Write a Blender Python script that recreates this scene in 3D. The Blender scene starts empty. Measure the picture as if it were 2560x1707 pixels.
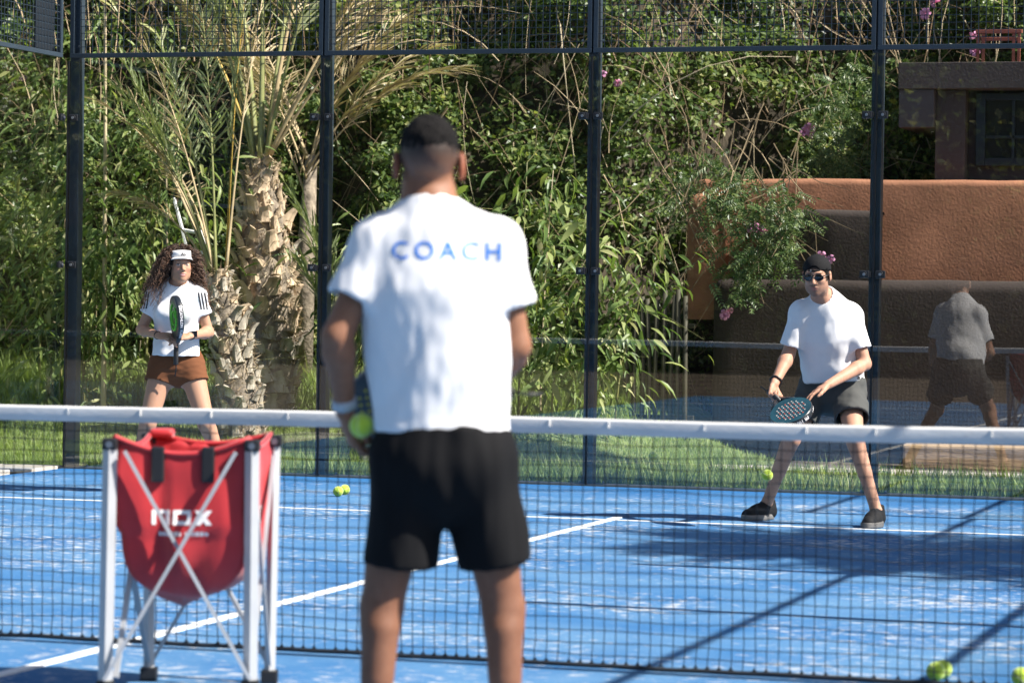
import bpy, bmesh, math, random
import numpy as np
from mathutils import Vector, Matrix, Quaternion, noise as mnoise
random.seed(7)
RNG = np.random.default_rng(11)
SC = bpy.context.scene
COL = SC.collection
R = math.radians

# ------------------------------------------------------------------ camera
YAW = -0.29674785
cam_d = bpy.data.cameras.new('camera')
cam = bpy.data.objects.new('camera', cam_d)
COL.objects.link(cam)
SC.camera = cam
cam_d.sensor_width = 36.0
cam_d.sensor_fit = 'HORIZONTAL'
cam_d.lens = 104.75
cam_d.clip_start = 0.1
cam_d.clip_end = 600
CAM_R = Vector((0.95617, 0.29236, 0.01504))
CAM_U = Vector((-0.01851, 0.00912, 0.99979))
CAM_F = Vector((-0.29237, 0.95620, -0.01409))
m = Matrix((CAM_R, CAM_U, -CAM_F)).transposed().to_4x4()
m.translation = Vector((9.5757554, -10.04498, 1.294973))
cam.matrix_world = m
cam_d.dof.use_dof = True
cam_d.dof.focus_distance = 19.6
cam_d.dof.aperture_fstop = 4.2

# ------------------------------------------------------------------ light
SUN_EL, SUN_AZ = R(44), R(-2.5)            # azimuth measured from +X towards +Y
S = Vector((math.cos(SUN_EL) * math.cos(SUN_AZ), math.cos(SUN_EL) * math.sin(SUN_AZ), math.sin(SUN_EL)))
sun_d = bpy.data.lights.new('sun', 'SUN')
sun_d.energy = 5.0
sun_d.angle = R(0.53)
sun_d.color = (1.0, 0.945, 0.86)
sun = bpy.data.objects.new('sun', sun_d)
sun.rotation_euler = (-S).to_track_quat('-Z', 'Y').to_euler()
sun.location = (30, 0, 30)
COL.objects.link(sun)
wd = bpy.data.worlds.new('World')
SC.world = wd
wd.use_nodes = True
wn = wd.node_tree
bg = wn.nodes['Background']
sky = wn.nodes.new('ShaderNodeTexSky')
sky.sky_type = 'NISHITA'
sky.sun_disc = False
sky.sun_elevation = SUN_EL
sky.sun_rotation = R(90) - SUN_AZ
sky.air_density = 1.0
sky.dust_density = 1.5
wn.links.new(sky.outputs[0], bg.inputs['Color'])
bg.inputs['Strength'].default_value = 0.065
vs = SC.view_settings
vs.view_transform = 'Standard'
vs.look = 'None'
vs.exposure = 1.15
vs.gamma = 1.0
SC.cycles.max_bounces = 8
SC.cycles.transparent_max_bounces = 24
SC.cycles.sample_clamp_indirect = 6.0
SC.cycles.caustics_reflective = False
SC.cycles.caustics_refractive = False

# ------------------------------------------------------------------ helpers
def link(o, parent=None):
    COL.objects.link(o)
    if parent is not None:
        o.parent = parent
    return o

def tag(o, label=None, cat=None, group=None, kind=None):
    if label: o['label'] = label
    if cat: o['category'] = cat
    if group: o['group'] = group
    if kind: o['kind'] = kind
    return o

def empty(name, loc=(0, 0, 0), rz=0.0, **kw):
    o = bpy.data.objects.new(name, None)
    o.empty_display_size = 0.1
    o.location = loc
    o.rotation_euler = (0, 0, rz)
    link(o)
    return tag(o, **kw)

def obj(name, me, mat=None, parent=None, **kw):
    if mat is not None and not me.materials:
        for m_ in (mat if isinstance(mat, (list, tuple)) else [mat]):
            me.materials.append(m_)
    o = bpy.data.objects.new(name, me)
    link(o, parent)
    return tag(o, **kw)

def raw_mesh(name, V, F, smooth=False, mats=None):
    """V (n,3) float array, F list of equally sized index rows (array) or list of arrays."""
    me = bpy.data.meshes.new(name)
    V = np.asarray(V, np.float32)
    if isinstance(F, np.ndarray):
        F = [F]
    F = [np.asarray(f, np.int32) for f in F if len(f)]
    nl = sum(f.size for f in F)
    nf = sum(len(f) for f in F)
    me.vertices.add(len(V)); me.vertices.foreach_set('co', V.ravel())
    me.loops.add(nl); me.polygons.add(nf)
    me.loops.foreach_set('vertex_index', np.concatenate([f.ravel() for f in F]))
    tot = np.concatenate([np.full(len(f), f.shape[1], np.int32) for f in F])
    st = np.concatenate([[0], np.cumsum(tot)[:-1]]).astype(np.int32)
    me.polygons.foreach_set('loop_start', st)
    if mats is not None:
        me.polygons.foreach_set('material_index', np.asarray(mats, np.int32))
    me.polygons.foreach_set('use_smooth', np.full(nf, smooth))
    me.update(calc_edges=True)
    return me

class MB:
    """collects simple shapes into one mesh"""
    def __init__(s): s.v = []; s.f = []
    def add(s, V, F):
        n = len(s.v); s.v += [tuple(p) for p in V]; s.f += [tuple(i + n for i in f) for f in F]; return s
    def box(s, a, b, bev=0.0):
        x0, y0, z0 = a; x1, y1, z1 = b
        if bev <= 0:
            return s.add([(x0,y0,z0),(x1,y0,z0),(x1,y1,z0),(x0,y1,z0),(x0,y0,z1),(x1,y0,z1),(x1,y1,z1),(x0,y1,z1)],
                         [(0,3,2,1),(4,5,6,7),(0,1,5,4),(1,2,6,5),(2,3,7,6),(3,0,4,7)])
        bm = bmesh.new(); bmesh.ops.create_cube(bm, size=1)
        for v in bm.verts:
            v.co = Vector(((x0+x1)/2 + v.co.x*(x1-x0), (y0+y1)/2 + v.co.y*(y1-y0), (z0+z1)/2 + v.co.z*(z1-z0)))
        bmesh.ops.bevel(bm, geom=bm.edges[:] , offset=bev, segments=2, affect='EDGES', profile=.6)
        bm.verts.index_update()
        s.add([v.co.copy() for v in bm.verts], [tuple(v.index for v in f.verts) for f in bm.faces]); bm.free(); return s
    def tube(s, pts, rad, n=8, cap=True, flat=1.0, up=None):
        pts = [Vector(p) for p in pts]
        rads = rad if isinstance(rad, (list, tuple)) else [rad]*len(pts)
        base = len(s.v); prev = None
        for i, p in enumerate(pts):
            d = (pts[min(i+1, len(pts)-1)] - pts[max(i-1, 0)]).normalized()
            if prev is None:
                u = (up or (Vector((0,0,1)) if abs(d.z) < .9 else Vector((1,0,0))))
                u = Vector(u)
                a = d.cross(u).normalized()
            else:
                a = (prev - d*prev.dot(d)).normalized()
            prev = a; b = d.cross(a)
            for k in range(n):
                t = 2*math.pi*k/n + math.pi/n
                s.v.append(tuple(p + a*math.cos(t)*rads[i] + b*math.sin(t)*rads[i]*flat))
        for i in range(len(pts)-1):
            for k in range(n):
                q = base+i*n
                s.f.append((q+k, q+(k+1)%n, q+n+(k+1)%n, q+n+k))
        if cap:
            s.f.append(tuple(base+k for k in range(n))[::-1])
            s.f.append(tuple(base+(len(pts)-1)*n+k for k in range(n)))
        return s
    def lathe(s, prof, c=(0,0,0), axis='z', n=16):
        base = len(s.v)
        for (r, h) in prof:
            for k in range(n):
                t = 2*math.pi*k/n
                q = (r*math.cos(t), r*math.sin(t), h)
                if axis == 'y': q = (q[0], q[2], q[1])
                if axis == 'x': q = (q[2], q[0], q[1])
                s.v.append((c[0]+q[0], c[1]+q[1], c[2]+q[2]))
        for i in range(len(prof)-1):
            for k in range(n):
                q = base+i*n
                s.f.append((q+k, q+(k+1)%n, q+n+(k+1)%n, q+n+k))
        s.f.append(tuple(base+k for k in range(n))[::-1])
        s.f.append(tuple(base+(len(prof)-1)*n+k for k in range(n)))
        return s
    def mesh(s, name, smooth=False):
        me = bpy.data.meshes.new(name)
        me.from_pydata(s.v, [], s.f)
        bm = bmesh.new(); bm.from_mesh(me); bmesh.ops.recalc_face_normals(bm, faces=bm.faces); bm.to_mesh(me); bm.free()
        if smooth:
            for p_ in me.polygons: p_.use_smooth = True
        return me
    def build(s, name, mat, parent=None, smooth=False, **kw):
        return obj(name, s.mesh(name, smooth), mat, parent, **kw)

def soup(T, TF, P, A, U, L, W, H=None, smooth=False, name='leaves', rnd=None):
    """Template T (k,3) = (along, across, up), faces TF; instances at P with axes A (along), U (up)."""
    P = np.asarray(P, float); A = np.asarray(A, float); U = np.asarray(U, float)
    A = A/np.linalg.norm(A, axis=1, keepdims=True)
    Sd = np.cross(U, A); Sd /= np.linalg.norm(Sd, axis=1, keepdims=True)+1e-9
    U = np.cross(A, Sd)
    L = np.broadcast_to(L, len(P)); W = np.broadcast_to(W, len(P)); H = L if H is None else np.broadcast_to(H, len(P))
    T = np.asarray(T, float)
    V = (P[:,None,:] + A[:,None,:]*(T[None,:,0]*L[:,None])[...,None] + Sd[:,None,:]*(T[None,:,1]*W[:,None])[...,None]
         + U[:,None,:]*(T[None,:,2]*H[:,None])[...,None]).reshape(-1,3)
    k = len(T); n = len(P); off = (np.arange(n)*k)[:,None,None]
    Fs = []
    by = {}
    for f in TF: by.setdefault(len(f), []).append(f)
    for kk, fs in by.items():
        Fs.append((np.asarray(fs)[None]+off).reshape(-1, kk))
    me = raw_mesh(name, V, Fs, smooth)
    r = RNG.random(n) if rnd is None else np.asarray(rnd)
    at = me.attributes.new('rnd', 'FLOAT', 'POINT')
    at.data.foreach_set('value', np.repeat(r, k).astype(np.float32))
    return me

LEAF_S = ([(0,0,0),(.42,.5,.09),(1,0,-.06),(.42,-.5,.09)], [(0,1,2),(0,2,3)])
LEAF_L = ([(0,0,0),(.28,.5,.05),(.28,0,-.01),(.28,-.5,.05),(.65,.42,-.02),(.65,0,-.07),(.65,-.42,-.02),(1,0,-.24)],
          [(0,2,1),(0,3,2),(1,2,5,4),(2,3,6,5),(4,5,7),(5,6,7)])
BLADE = ([(0,.5,0),(0,-.5,0),(.5,.4,.06),(.5,-.4,.06),(1,0,.26)], [(0,1,3,2),(2,3,4)])

# ------------------------------------------------------------------ materials
MATS = {}
def mat(name, col, rough=0.6, metal=0.0, spec=0.5, var=0.0, vscale=8.0, bump=0.0, bscale=60.0, sheen=0.0, coat=0.0, detail=4.0, stretch=(1,1,1), emit=None):
    if name in MATS: return MATS[name]
    m = bpy.data.materials.new(name); m.use_nodes = True
    nt = m.node_tree; b = nt.nodes['Principled BSDF']
    b.inputs['Roughness'].default_value = rough
    b.inputs['Metallic'].default_value = metal
    b.inputs['Specular IOR Level'].default_value = spec
    b.inputs['Base Color'].default_value = (*col, 1)
    if sheen: b.inputs['Sheen Weight'].default_value = sheen
    if coat: b.inputs['Coat Weight'].default_value = coat
    if var or bump:
        tc = nt.nodes.new('ShaderNodeTexCoord'); mp = nt.nodes.new('ShaderNodeMapping')
        mp.inputs['Scale'].default_value = stretch
        nt.links.new(tc.outputs['Object'], mp.inputs['Vector'])
    if var:
        n = nt.nodes.new('ShaderNodeTexNoise'); n.inputs['Scale'].default_value = vscale; n.inputs['Detail'].default_value = detail
        nt.links.new(mp.outputs[0], n.inputs['Vector'])
        rp = nt.nodes.new('ShaderNodeValToRGB')
        rp.color_ramp.elements[0].position = .3; rp.color_ramp.elements[1].position = .7
        rp.color_ramp.elements[0].color = (*[c*(1-var) for c in col], 1)
        rp.color_ramp.elements[1].color = (*[min(1, c*(1+var)) for c in col], 1)
        nt.links.new(n.outputs['Fac'], rp.inputs[0]); nt.links.new(rp.outputs[0], b.inputs['Base Color'])
    if bump:
        n2 = nt.nodes.new('ShaderNodeTexNoise'); n2.inputs['Scale'].default_value = bscale; n2.inputs['Detail'].default_value = 3
        nt.links.new(mp.outputs[0], n2.inputs['Vector'])
        bp = nt.nodes.new('ShaderNodeBump'); bp.inputs['Strength'].default_value = bump; bp.inputs['Distance'].default_value = .01
        nt.links.new(n2.outputs['Fac'], bp.inputs['Height']); nt.links.new(bp.outputs[0], b.inputs['Normal'])
    MATS[name] = m
    return m

def leaf_mat(name, cols, trans=0.35, rough=0.45, spec=.4, source='attr'):
    """cols: list of (pos, rgb) ramp over a random number per leaf"""
    if name in MATS: return MATS[name]
    m = bpy.data.materials.new(name); m.use_nodes = True
    nt = m.node_tree; b = nt.nodes['Principled BSDF']; out = nt.nodes['Material Output']
    b.inputs['Roughness'].default_value = rough; b.inputs['Specular IOR Level'].default_value = spec
    if source == 'attr':
        a = nt.nodes.new('ShaderNodeAttribute'); a.attribute_name = 'rnd'; fac = a.outputs['Fac']
    else:
        a = nt.nodes.new('ShaderNodeObjectInfo'); fac = a.outputs['Random']
    rp = nt.nodes.new('ShaderNodeValToRGB'); e = rp.color_ramp.elements
    e[0].position, e[0].color = cols[0][0], (*cols[0][1], 1)
    e[1].position, e[1].color = cols[-1][0], (*cols[-1][1], 1)
    for p_, c in cols[1:-1]:
        q = e.new(p_); q.color = (*c, 1)
    nt.links.new(fac, rp.inputs[0]); nt.links.new(rp.outputs[0], b.inputs['Base Color'])
    t = nt.nodes.new('ShaderNodeBsdfTranslucent')
    hs = nt.nodes.new('ShaderNodeMix'); hs.data_type = 'RGBA'; hs.blend_type = 'MULTIPLY'; hs.inputs[0].default_value = 1
    hs.inputs[7].default_value = (1.25, 1.35, .6, 1)
    nt.links.new(rp.outputs[0], hs.inputs[6]); nt.links.new(hs.outputs[2], t.inputs['Color'])
    mx = nt.nodes.new('ShaderNodeMixShader'); mx.inputs[0].default_value = trans
    nt.links.new(b.outputs[0], mx.inputs[1]); nt.links.new(t.outputs[0], mx.inputs[2]); nt.links.new(mx.outputs[0], out.inputs['Surface'])
    MATS[name] = m
    return m

def glass_mat():
    m = bpy.data.materials.new('tempered_glass'); m.use_nodes = True
    nt = m.node_tree; nt.nodes.remove(nt.nodes['Principled BSDF']); out = nt.nodes['Material Output']
    tr = nt.nodes.new('ShaderNodeBsdfTransparent'); tr.inputs[0].default_value = (.972, .985, .98, 1)
    gl = nt.nodes.new('ShaderNodeBsdfGlossy'); gl.inputs['Roughness'].default_value = 0.0
    lw = nt.nodes.new('ShaderNodeLayerWeight')
    pw_ = nt.nodes.new('ShaderNodeMath'); pw_.operation = 'POWER'; pw_.inputs[1].default_value = 5.0
    nt.links.new(lw.outputs['Facing'], pw_.inputs[0])
    fr = nt.nodes.new('ShaderNodeMath'); fr.operation = 'MULTIPLY_ADD'; fr.inputs[1].default_value = .93; fr.inputs[2].default_value = .08
    nt.links.new(pw_.outputs[0], fr.inputs[0])
    mx = nt.nodes.new('ShaderNodeMixShader')
    nt.links.new(fr.outputs[0], mx.inputs[0]); nt.links.new(tr.outputs[0], mx.inputs[1]); nt.links.new(gl.outputs[0], mx.inputs[2])
    nt.links.new(mx.outputs[0], out.inputs['Surface'])
    return m

def col_attr_mat(name, rough=.5, sss=0.0, spec=.4, bump=0.0, bscale=200):
    m = bpy.data.materials.new(name); m.use_nodes = True
    nt = m.node_tree; b = nt.nodes['Principled BSDF']
    a = nt.nodes.new('ShaderNodeAttribute'); a.attribute_name = 'Col'
    nt.links.new(a.outputs['Color'], b.inputs['Base Color'])
    b.inputs['Roughness'].default_value = rough; b.inputs['Specular IOR Level'].default_value = spec
    if sss:
        b.inputs['Subsurface Weight'].default_value = sss
        b.inputs['Subsurface Radius'].default_value = (.012, .005, .003); b.inputs['Subsurface Scale'].default_value = 1.0
    if bump:
        n2 = nt.nodes.new('ShaderNodeTexNoise'); n2.inputs['Scale'].default_value = bscale
        tc = nt.nodes.new('ShaderNodeTexCoord'); nt.links.new(tc.outputs['Object'], n2.inputs['Vector'])
        bp = nt.nodes.new('ShaderNodeBump'); bp.inputs['Strength'].default_value = bump; bp.inputs['Distance'].default_value = .004
        nt.links.new(n2.outputs['Fac'], bp.inputs['Height']); nt.links.new(bp.outputs[0], b.inputs['Normal'])
    return m

CORG = np.array((9.5757554, -10.04498, 1.294973))
def ray(px, py):
    """photograph pixel (2560 x 1707) -> viewing direction with unit depth"""
    return np.array(CAM_F) + np.array(CAM_R)*(px-1280)/7448.9 - np.array(CAM_U)*(py-853.5)/7448.9
def at_y(px, py, Y):
    d = ray(px, py); return Vector(CORG + d*((Y-CORG[1])/d[1]))
def on_ground(px, py, z=0.0):
    d = ray(px, py); return Vector(CORG + d*((z-CORG[2])/d[2]))
def nz(x, y=0.0, z=0.0):
    return mnoise.noise(Vector((x, y, z)))
def sstep(a, b, x):
    t = np.clip((x-a)/(b-a), 0, 1); return t*t*(3-2*t)
def text_mesh(txt, size, extrude=0.0, bold=0.0, space=1.0):
    c = bpy.data.curves.new('lettering', 'FONT'); c.body = txt; c.size = size; c.extrude = extrude
    c.offset = bold; c.space_character = space; c.align_x = 'CENTER'; c.align_y = 'CENTER'; c.resolution_u = 4
    o = bpy.data.objects.new('lettering_tmp', c); COL.objects.link(o)
    dg = bpy.context.evaluated_depsgraph_get(); dg.update()
    me = bpy.data.meshes.new_from_object(o.evaluated_get(dg))
    bpy.data.objects.remove(o); bpy.data.curves.remove(c)
    return me

# ------------------------------------------------------------------ ground, court
def court_material():
    m = bpy.data.materials.new('blue_court_turf'); m.use_nodes = True
    nt = m.node_tree; b = nt.nodes['Principled BSDF']; N = nt.nodes.new; L = nt.links.new
    b.inputs['Roughness'].default_value = .9; b.inputs['Specular IOR Level'].default_value = .12
    b.inputs['Sheen Weight'].default_value = .0
    tc = N('ShaderNodeTexCoord')
    def noise(scale, detail=4, rough=.55, stretch=None):
        n = N('ShaderNodeTexNoise'); n.inputs['Scale'].default_value = scale; n.inputs['Detail'].default_value = detail; n.inputs['Roughness'].default_value = rough
        if stretch:
            mp = N('ShaderNodeMapping'); mp.inputs['Scale'].default_value = stretch; L(tc.outputs['Object'], mp.inputs[0]); L(mp.outputs[0], n.inputs['Vector'])
        else: L(tc.outputs['Object'], n.inputs['Vector'])
        return n.outputs['Fac']
    def ramp(fac, stops):
        r = N('ShaderNodeValToRGB'); e = r.color_ramp.elements
        e[0].position, e[0].color = stops[0][0], (*stops[0][1], 1); e[1].position, e[1].color = stops[-1][0], (*stops[-1][1], 1)
        for p_, c in stops[1:-1]: e.new(p_).color = (*c, 1)
        L(fac, r.inputs[0]); return r.outputs[0]
    def mix(f, a, c, mode='MIX'):
        x = N('ShaderNodeMix'); x.data_type = 'RGBA'; x.blend_type = mode
        if isinstance(f, float): x.inputs[0].default_value = f
        else: L(f, x.inputs[0])
        for i, s_ in ((6, a), (7, c)):
            if isinstance(s_, tuple): x.inputs[i].default_value = (*s_, 1)
            else: L(s_, x.inputs[i])
        return x.outputs[2]
    big = noise(.9, 3)
    base = ramp(big, [(.3, (.020, .112, .300)), (.7, (.032, .146, .350))])
    # sand worked into the pile: less of it along the walls
    sep = N('ShaderNodeSeparateXYZ'); L(tc.outputs['Object'], sep.inputs[0])
    mr = N('ShaderNodeMapRange'); mr.inputs[1].default_value = 9.9; mr.inputs[2].default_value = 8.6; L(sep.outputs['Y'], mr.inputs[0])
    sandy = ramp(noise(1.6, 6, .6), [(.35, (.15,)*3), (.65, (.75,)*3)])
    sm = N('ShaderNodeMath'); sm.operation = 'MULTIPLY'; L(sandy, sm.inputs[0]); L(mr.outputs[0], sm.inputs[1])
    dusted = mix(sm.outputs[0], base, (.125, .255, .415))
    na = N('ShaderNodeMath'); na.operation = 'MULTIPLY_ADD'; na.inputs[1].default_value = .42; L(noise(1.1, 3), na.inputs[0]); L(noise(12, 7, .68, (1, 1.5, 1)), na.inputs[2])
    nb = N('ShaderNodeMath'); nb.operation = 'SUBTRACT'; nb.inputs[1].default_value = .21; L(na.outputs[0], nb.inputs[0])
    clump = ramp(nb.outputs[0], [(.56, (0,)*3), (.67, (1,)*3)])
    cm = N('ShaderNodeMath'); cm.operation = 'MULTIPLY'; L(clump, cm.inputs[0]); L(mr.outputs[0], cm.inputs[1])
    c2 = mix(cm.outputs[0], dusted, (.45, .48, .52))
    fib = ramp(noise(240, 2), [(.3, (.72,)*3), (.7, (1.25,)*3)])
    c3 = mix(1.0, c2, fib, 'MULTIPLY')
    L(c3, b.inputs['Base Color'])
    bp = N('ShaderNodeBump'); bp.inputs['Strength'].default_value = .6; bp.inputs['Distance'].default_value = .012
    L(noise(190, 2), bp.inputs['Height']); L(bp.outputs[0], b.inputs['Normal'])
    return m

earth = mat('earth', (.10, .075, .05), .95, var=.35, vscale=3, bump=.4, bscale=20)
obj('ground', MB().box((-150, -150, -.5), (150, 150, -.03)).mesh('ground'), earth, kind='structure')
court = MB().box((0, -10, -.03), (10, 10, 0)).build('court_surface', court_material(), kind='structure')
white_line = mat('white_line_paint', (.74, .75, .76), .8, var=.12, vscale=30, bump=.4, bscale=180)
for a, b in (((0.03, 6.925), (9.97, 6.975)), ((0.03, -6.975), (9.97, -6.925))):
    MB().box((*a, 0.0005), (*b, .004)).build('court_line', white_line, court)
MB().box((4.975, -7.15, .0005), (5.025, 7.15, .0065)).build('court_line', white_line, court)

concrete = mat('pale_concrete', (.50, .45, .40), .85, var=.14, vscale=6, bump=.3, bscale=60)
kerb = MB().box((-.42, 4, -.02), (-.03, 9.2, .03), .008).box((-.9, 9.55, -.02), (-.03, 9.98, .02), .008)
kerb.build('court_kerb', concrete, kind='structure')
MB().box((-.4, 10.03, -.02), (10.3, 10.17, .012), .004).build('back_kerb', concrete, kind='structure')

# lawn that rises towards the foot of the bank
def lawn_z(x, y):
    x = np.asarray(x, float); y = np.asarray(y, float)
    return sstep(10.4, 15.0, y)*.62*(1-sstep(2.8, 4.6, x))
gx, gy = np.meshgrid(np.linspace(-12, 4.6, 84), np.linspace(10.17, 15.2, 36), indexing='ij')
gz = lawn_z(gx, gy) + .012*np.sin(gx*3.1+gy*2.3) - .005
nx_, ny_ = gx.shape
idx = np.arange(nx_*ny_).reshape(nx_, ny_)
quads = np.stack([idx[:-1,:-1], idx[1:,:-1], idx[1:,1:], idx[:-1,1:]], -1).reshape(-1, 4)
soil_green = mat('lawn_soil', (.15, .19, .06), .95, var=.4, vscale=12)
obj('lawn', raw_mesh('lawn', np.stack([gx, gy, gz], -1).reshape(-1, 3), quads, True), soil_green, kind='structure')
MB().box((-12, 6.0, -.02), (-.9, 10.17, .004)).build('side_lawn', soil_green, kind='structure')
MB().box((4.3, 11.95, -.02), (12, 12.75, .03), .01).build('garden_path', concrete, kind='structure')
patio_m = mat('patio_earth', (.14, .11, .09), .9, var=.3, vscale=4, bump=.3, bscale=30)
MB().box((3.6, 12.75, -.03), (12, 16, .006)).build('patio', patio_m, kind='structure')
MB().box((4.6, 10.17, -.03), (12, 11.95, -.004)).build('planting_strip', soil_green, kind='structure')

# grass blades
grass_m = leaf_mat('grass_blades', [(0, (.12, .18, .05)), (.45, (.24, .32, .10)), (.8, (.36, .43, .17)), (.95, (.5, .48, .27)), (1, (.56, .51, .34))], trans=.45, rough=.55, spec=.3)
def grass(name, n, xr, yr, hmin, hmax, label, dens=None, wid=.006, lean=.35, zf=lawn_z):
    x = RNG.uniform(*xr, n); y = RNG.uniform(*yr, n)
    if dens is not None:
        k = RNG.random(n) < dens(x, y); x, y = x[k], y[k]; n = len(x)
    P = np.stack([x, y, zf(x, y)-.01], -1)
    az = RNG.uniform(0, 2*math.pi, n); ln = np.abs(RNG.normal(0, lean, n))
    A = np.stack([np.cos(az)*ln, np.sin(az)*ln, np.ones(n)], -1)
    U = np.stack([np.cos(az), np.sin(az), -ln], -1)
    h = RNG.uniform(hmin, hmax, n)*RNG.uniform(.6, 1.15, n)
    patch = np.array([nz(a*1.3, b*1.3) for a, b in zip(x, y)])
    rnd = np.clip(RNG.random(n)*.72 + patch*.35 + .06, 0, 1)
    me = soup(*BLADE, P, A, U, h, wid*RNG.uniform(.7, 1.4, n), h*.9, name=name, rnd=rnd)
    return obj(name, me, grass_m, label=label, cat='grass', kind='stuff')
grass('lawn_grass', 70000, (-3.2, 4.5), (10.2, 14.2), .035, .085, 'short sunlit lawn grass behind the glass wall')
grass('side_grass', 9000, (-3.5, -.95), (8.5, 10.2), .03, .08, 'short grass outside the left glass side wall', zf=lambda x, y: np.zeros_like(x))
def fringe(x, y):
    c = np.array([nz(a*1.7, 3.3) for a in x])
    return np.clip(.22 + .35*sstep(1.9, 3.4, x) + .45*c, .05, 1)
grass('fringe_grass', 15000, (-.3, 7.6), (10.2, 10.75), .08, .27, 'taller grass fringe along the foot of the glass', dens=fringe, wid=.008, lean=.42)
grass('bank_grass', 16000, (-4, 3.4), (12.9, 14.3), .12, .36, 'long rough grass at the foot of the bank', wid=.011, lean=.38)
grass('strip_grass', 7000, (4.5, 7.6), (10.6, 11.6), .05, .2, 'ragged grass between the court and the pale path', wid=.008, lean=.45)

# ------------------------------------------------------------------ the planted bank behind the court
def bank_y(x, z):
    x = np.asarray(x, float); z = np.asarray(z, float)
    return 13.75 + .42*np.clip(z-.3, 0, 9) + 1.5*sstep(2.6, 3.9, x) + .16*np.sin(x*1.9+z*1.3) + .12*np.sin(x*3.7-z*2.9+1)
bx_, bz_ = np.meshgrid(np.linspace(-9, 14, 116), np.linspace(-.2, 9, 60), indexing='ij')
by_ = bank_y(bx_, bz_) + .45
idx = np.arange(bx_.size).reshape(bx_.shape)
quads = np.stack([idx[:-1,:-1], idx[1:,:-1], idx[1:,1:], idx[:-1,1:]], -1).reshape(-1, 4)
litter = mat('bank_soil', (.055, .042, .028), .95, var=.5, vscale=9, bump=.8, bscale=25)
obj('hillside', raw_mesh('hillside', np.stack([bx_, by_, bz_], -1).reshape(-1, 3), quads, True), litter, kind='structure')

vine_m = leaf_mat('vine_leaf', [(0, (.030, .058, .020)), (.3, (.072, .122, .034)), (.6, (.155, .212, .060)), (.85, (.31, .34, .12)), (1, (.48, .44, .23))], trans=.38, rough=.36, spec=.38)
def vine_cover(name, n, xr, zr, label, size=(.045, .085), keep=None, depth=.55, sq=.62):
    x = RNG.uniform(*xr, n); z = RNG.uniform(*zr, n)
    cl = np.array([nz(a*1.5, b*1.7, 1.0)*.6 + nz(a*4.2, b*4.2, 7.0)*.5 for a, b in zip(x, z)])      # clumps
    k = RNG.random(n) < np.clip(.60 + cl*1.2, .03, 1)
    if keep is not None: k &= keep(x, z)
    x, z, cl = x[k], z[k], cl[k]; n = len(x)
    out = np.clip(.12 + cl*.55, -.15, .6)*depth/.55 + RNG.uniform(-.16, .12, n)
    y = bank_y(x, z) + .30 - out
    P = np.stack([x, y, z], -1)
    A = np.stack([RNG.normal(0, .8, n), RNG.normal(-.35, .6, n), RNG.normal(-.35, .55, n)], -1)
    U = np.stack([RNG.normal(.6, .5, n), RNG.normal(-.45, .45, n), RNG.normal(.7, .4, n)], -1)
    l = RNG.uniform(*size, n)
    tone = np.array([nz(a*.7, b*.9, 4.0) for a, b in zip(x, z)])
    rnd = np.clip(RNG.beta(2, 2.4, n) + tone*.45, 0, 1)
    me = soup(*LEAF_S, P, A, U, l, l*sq, name=name, rnd=rnd)
    return obj(name, me, vine_m, label=label, cat='foliage', kind='stuff')
vine_cover('vine_foliage', 175000, (-5.0, 7.2), (.35, 4.6), 'dense small-leaved vine covering the bank behind the court',
           keep=lambda x, z: ~((x > 3.6) & (z < 2.1)))

stem_m = leaf_mat('dry_stem', [(0, (.15, .10, .06)), (.45, (.32, .23, .14)), (.8, (.50, .39, .25)), (1, (.62, .52, .36))], trans=.0, rough=.8, spec=.2)
def stems(name, n, xr, zr, label, lr=(.35, 1.3), w=.005, dens=None, vert=.6):
    V = []; F = []; Rn = []
    for i in range(n):
        x = random.uniform(*xr); z = random.uniform(*zr)
        if dens and random.random() > dens(x, z): continue
        L_ = random.uniform(*lr); a = random.gauss(math.pi/2, vert)
        if random.random() < .5: a += math.pi
        p = Vector((x, float(bank_y(x, z)) + .2 - random.uniform(0, .42), z)); d = Vector((math.cos(a), random.gauss(-.05, .15), math.sin(a)))
        k = 5; pts = [p.copy()]
        cv = Vector((random.gauss(0, .12), random.gauss(0, .05), random.gauss(-.12, .1)))
        for j in range(k):
            d = (d + cv).normalized(); p = p + d*L_/k; pts.append(p.copy())
        b = MB().tube(pts, [w*random.uniform(.5, 1.3)*(1-.12*j) for j in range(k+1)], 3, cap=False)
        o = len(V); V += b.v; F += [tuple(q+o for q in f) for f in b.f]; Rn += [random.random()]*len(b.v)
    me = raw_mesh(name, np.array(V), np.array(F), True)
    at = me.attributes.new('rnd', 'FLOAT', 'POINT'); at.data.foreach_set('value', np.array(Rn, np.float32))
    return obj(name, me, stem_m, label=label, cat='stems', kind='stuff')
stems('dry_stems', 1150, (-4.5, 7.0), (.8, 4.5), 'tangle of dry tan stems in the vine on the bank', dens=lambda x, z: (.28 + .6*sstep(2.2, 3.4, np.array(z)) + .25*sstep(0, 3, np.array(x))))
stems('hanging_twigs', 130, (-3.5, 6.5), (2.6, 4.4), 'long straggling pale twigs hanging down the bank', lr=(.9, 2.1), w=.007, vert=.45)

# ------------------------------------------------------------------ court enclosure
GLASS = glass_mat()
steel = mat('dark_blue_steel', (.030, .045, .062), .42, metal=.0, spec=.5, var=.15, vscale=5, bump=.08, bscale=90)
rubber = mat('black_gasket', (.008, .008, .009), .6)
clamp_m = mat('black_clamp', (.014, .015, .018), .35)
bolt_m = mat('bolt_steel', (.35, .36, .38), .35, metal=.9)

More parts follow.
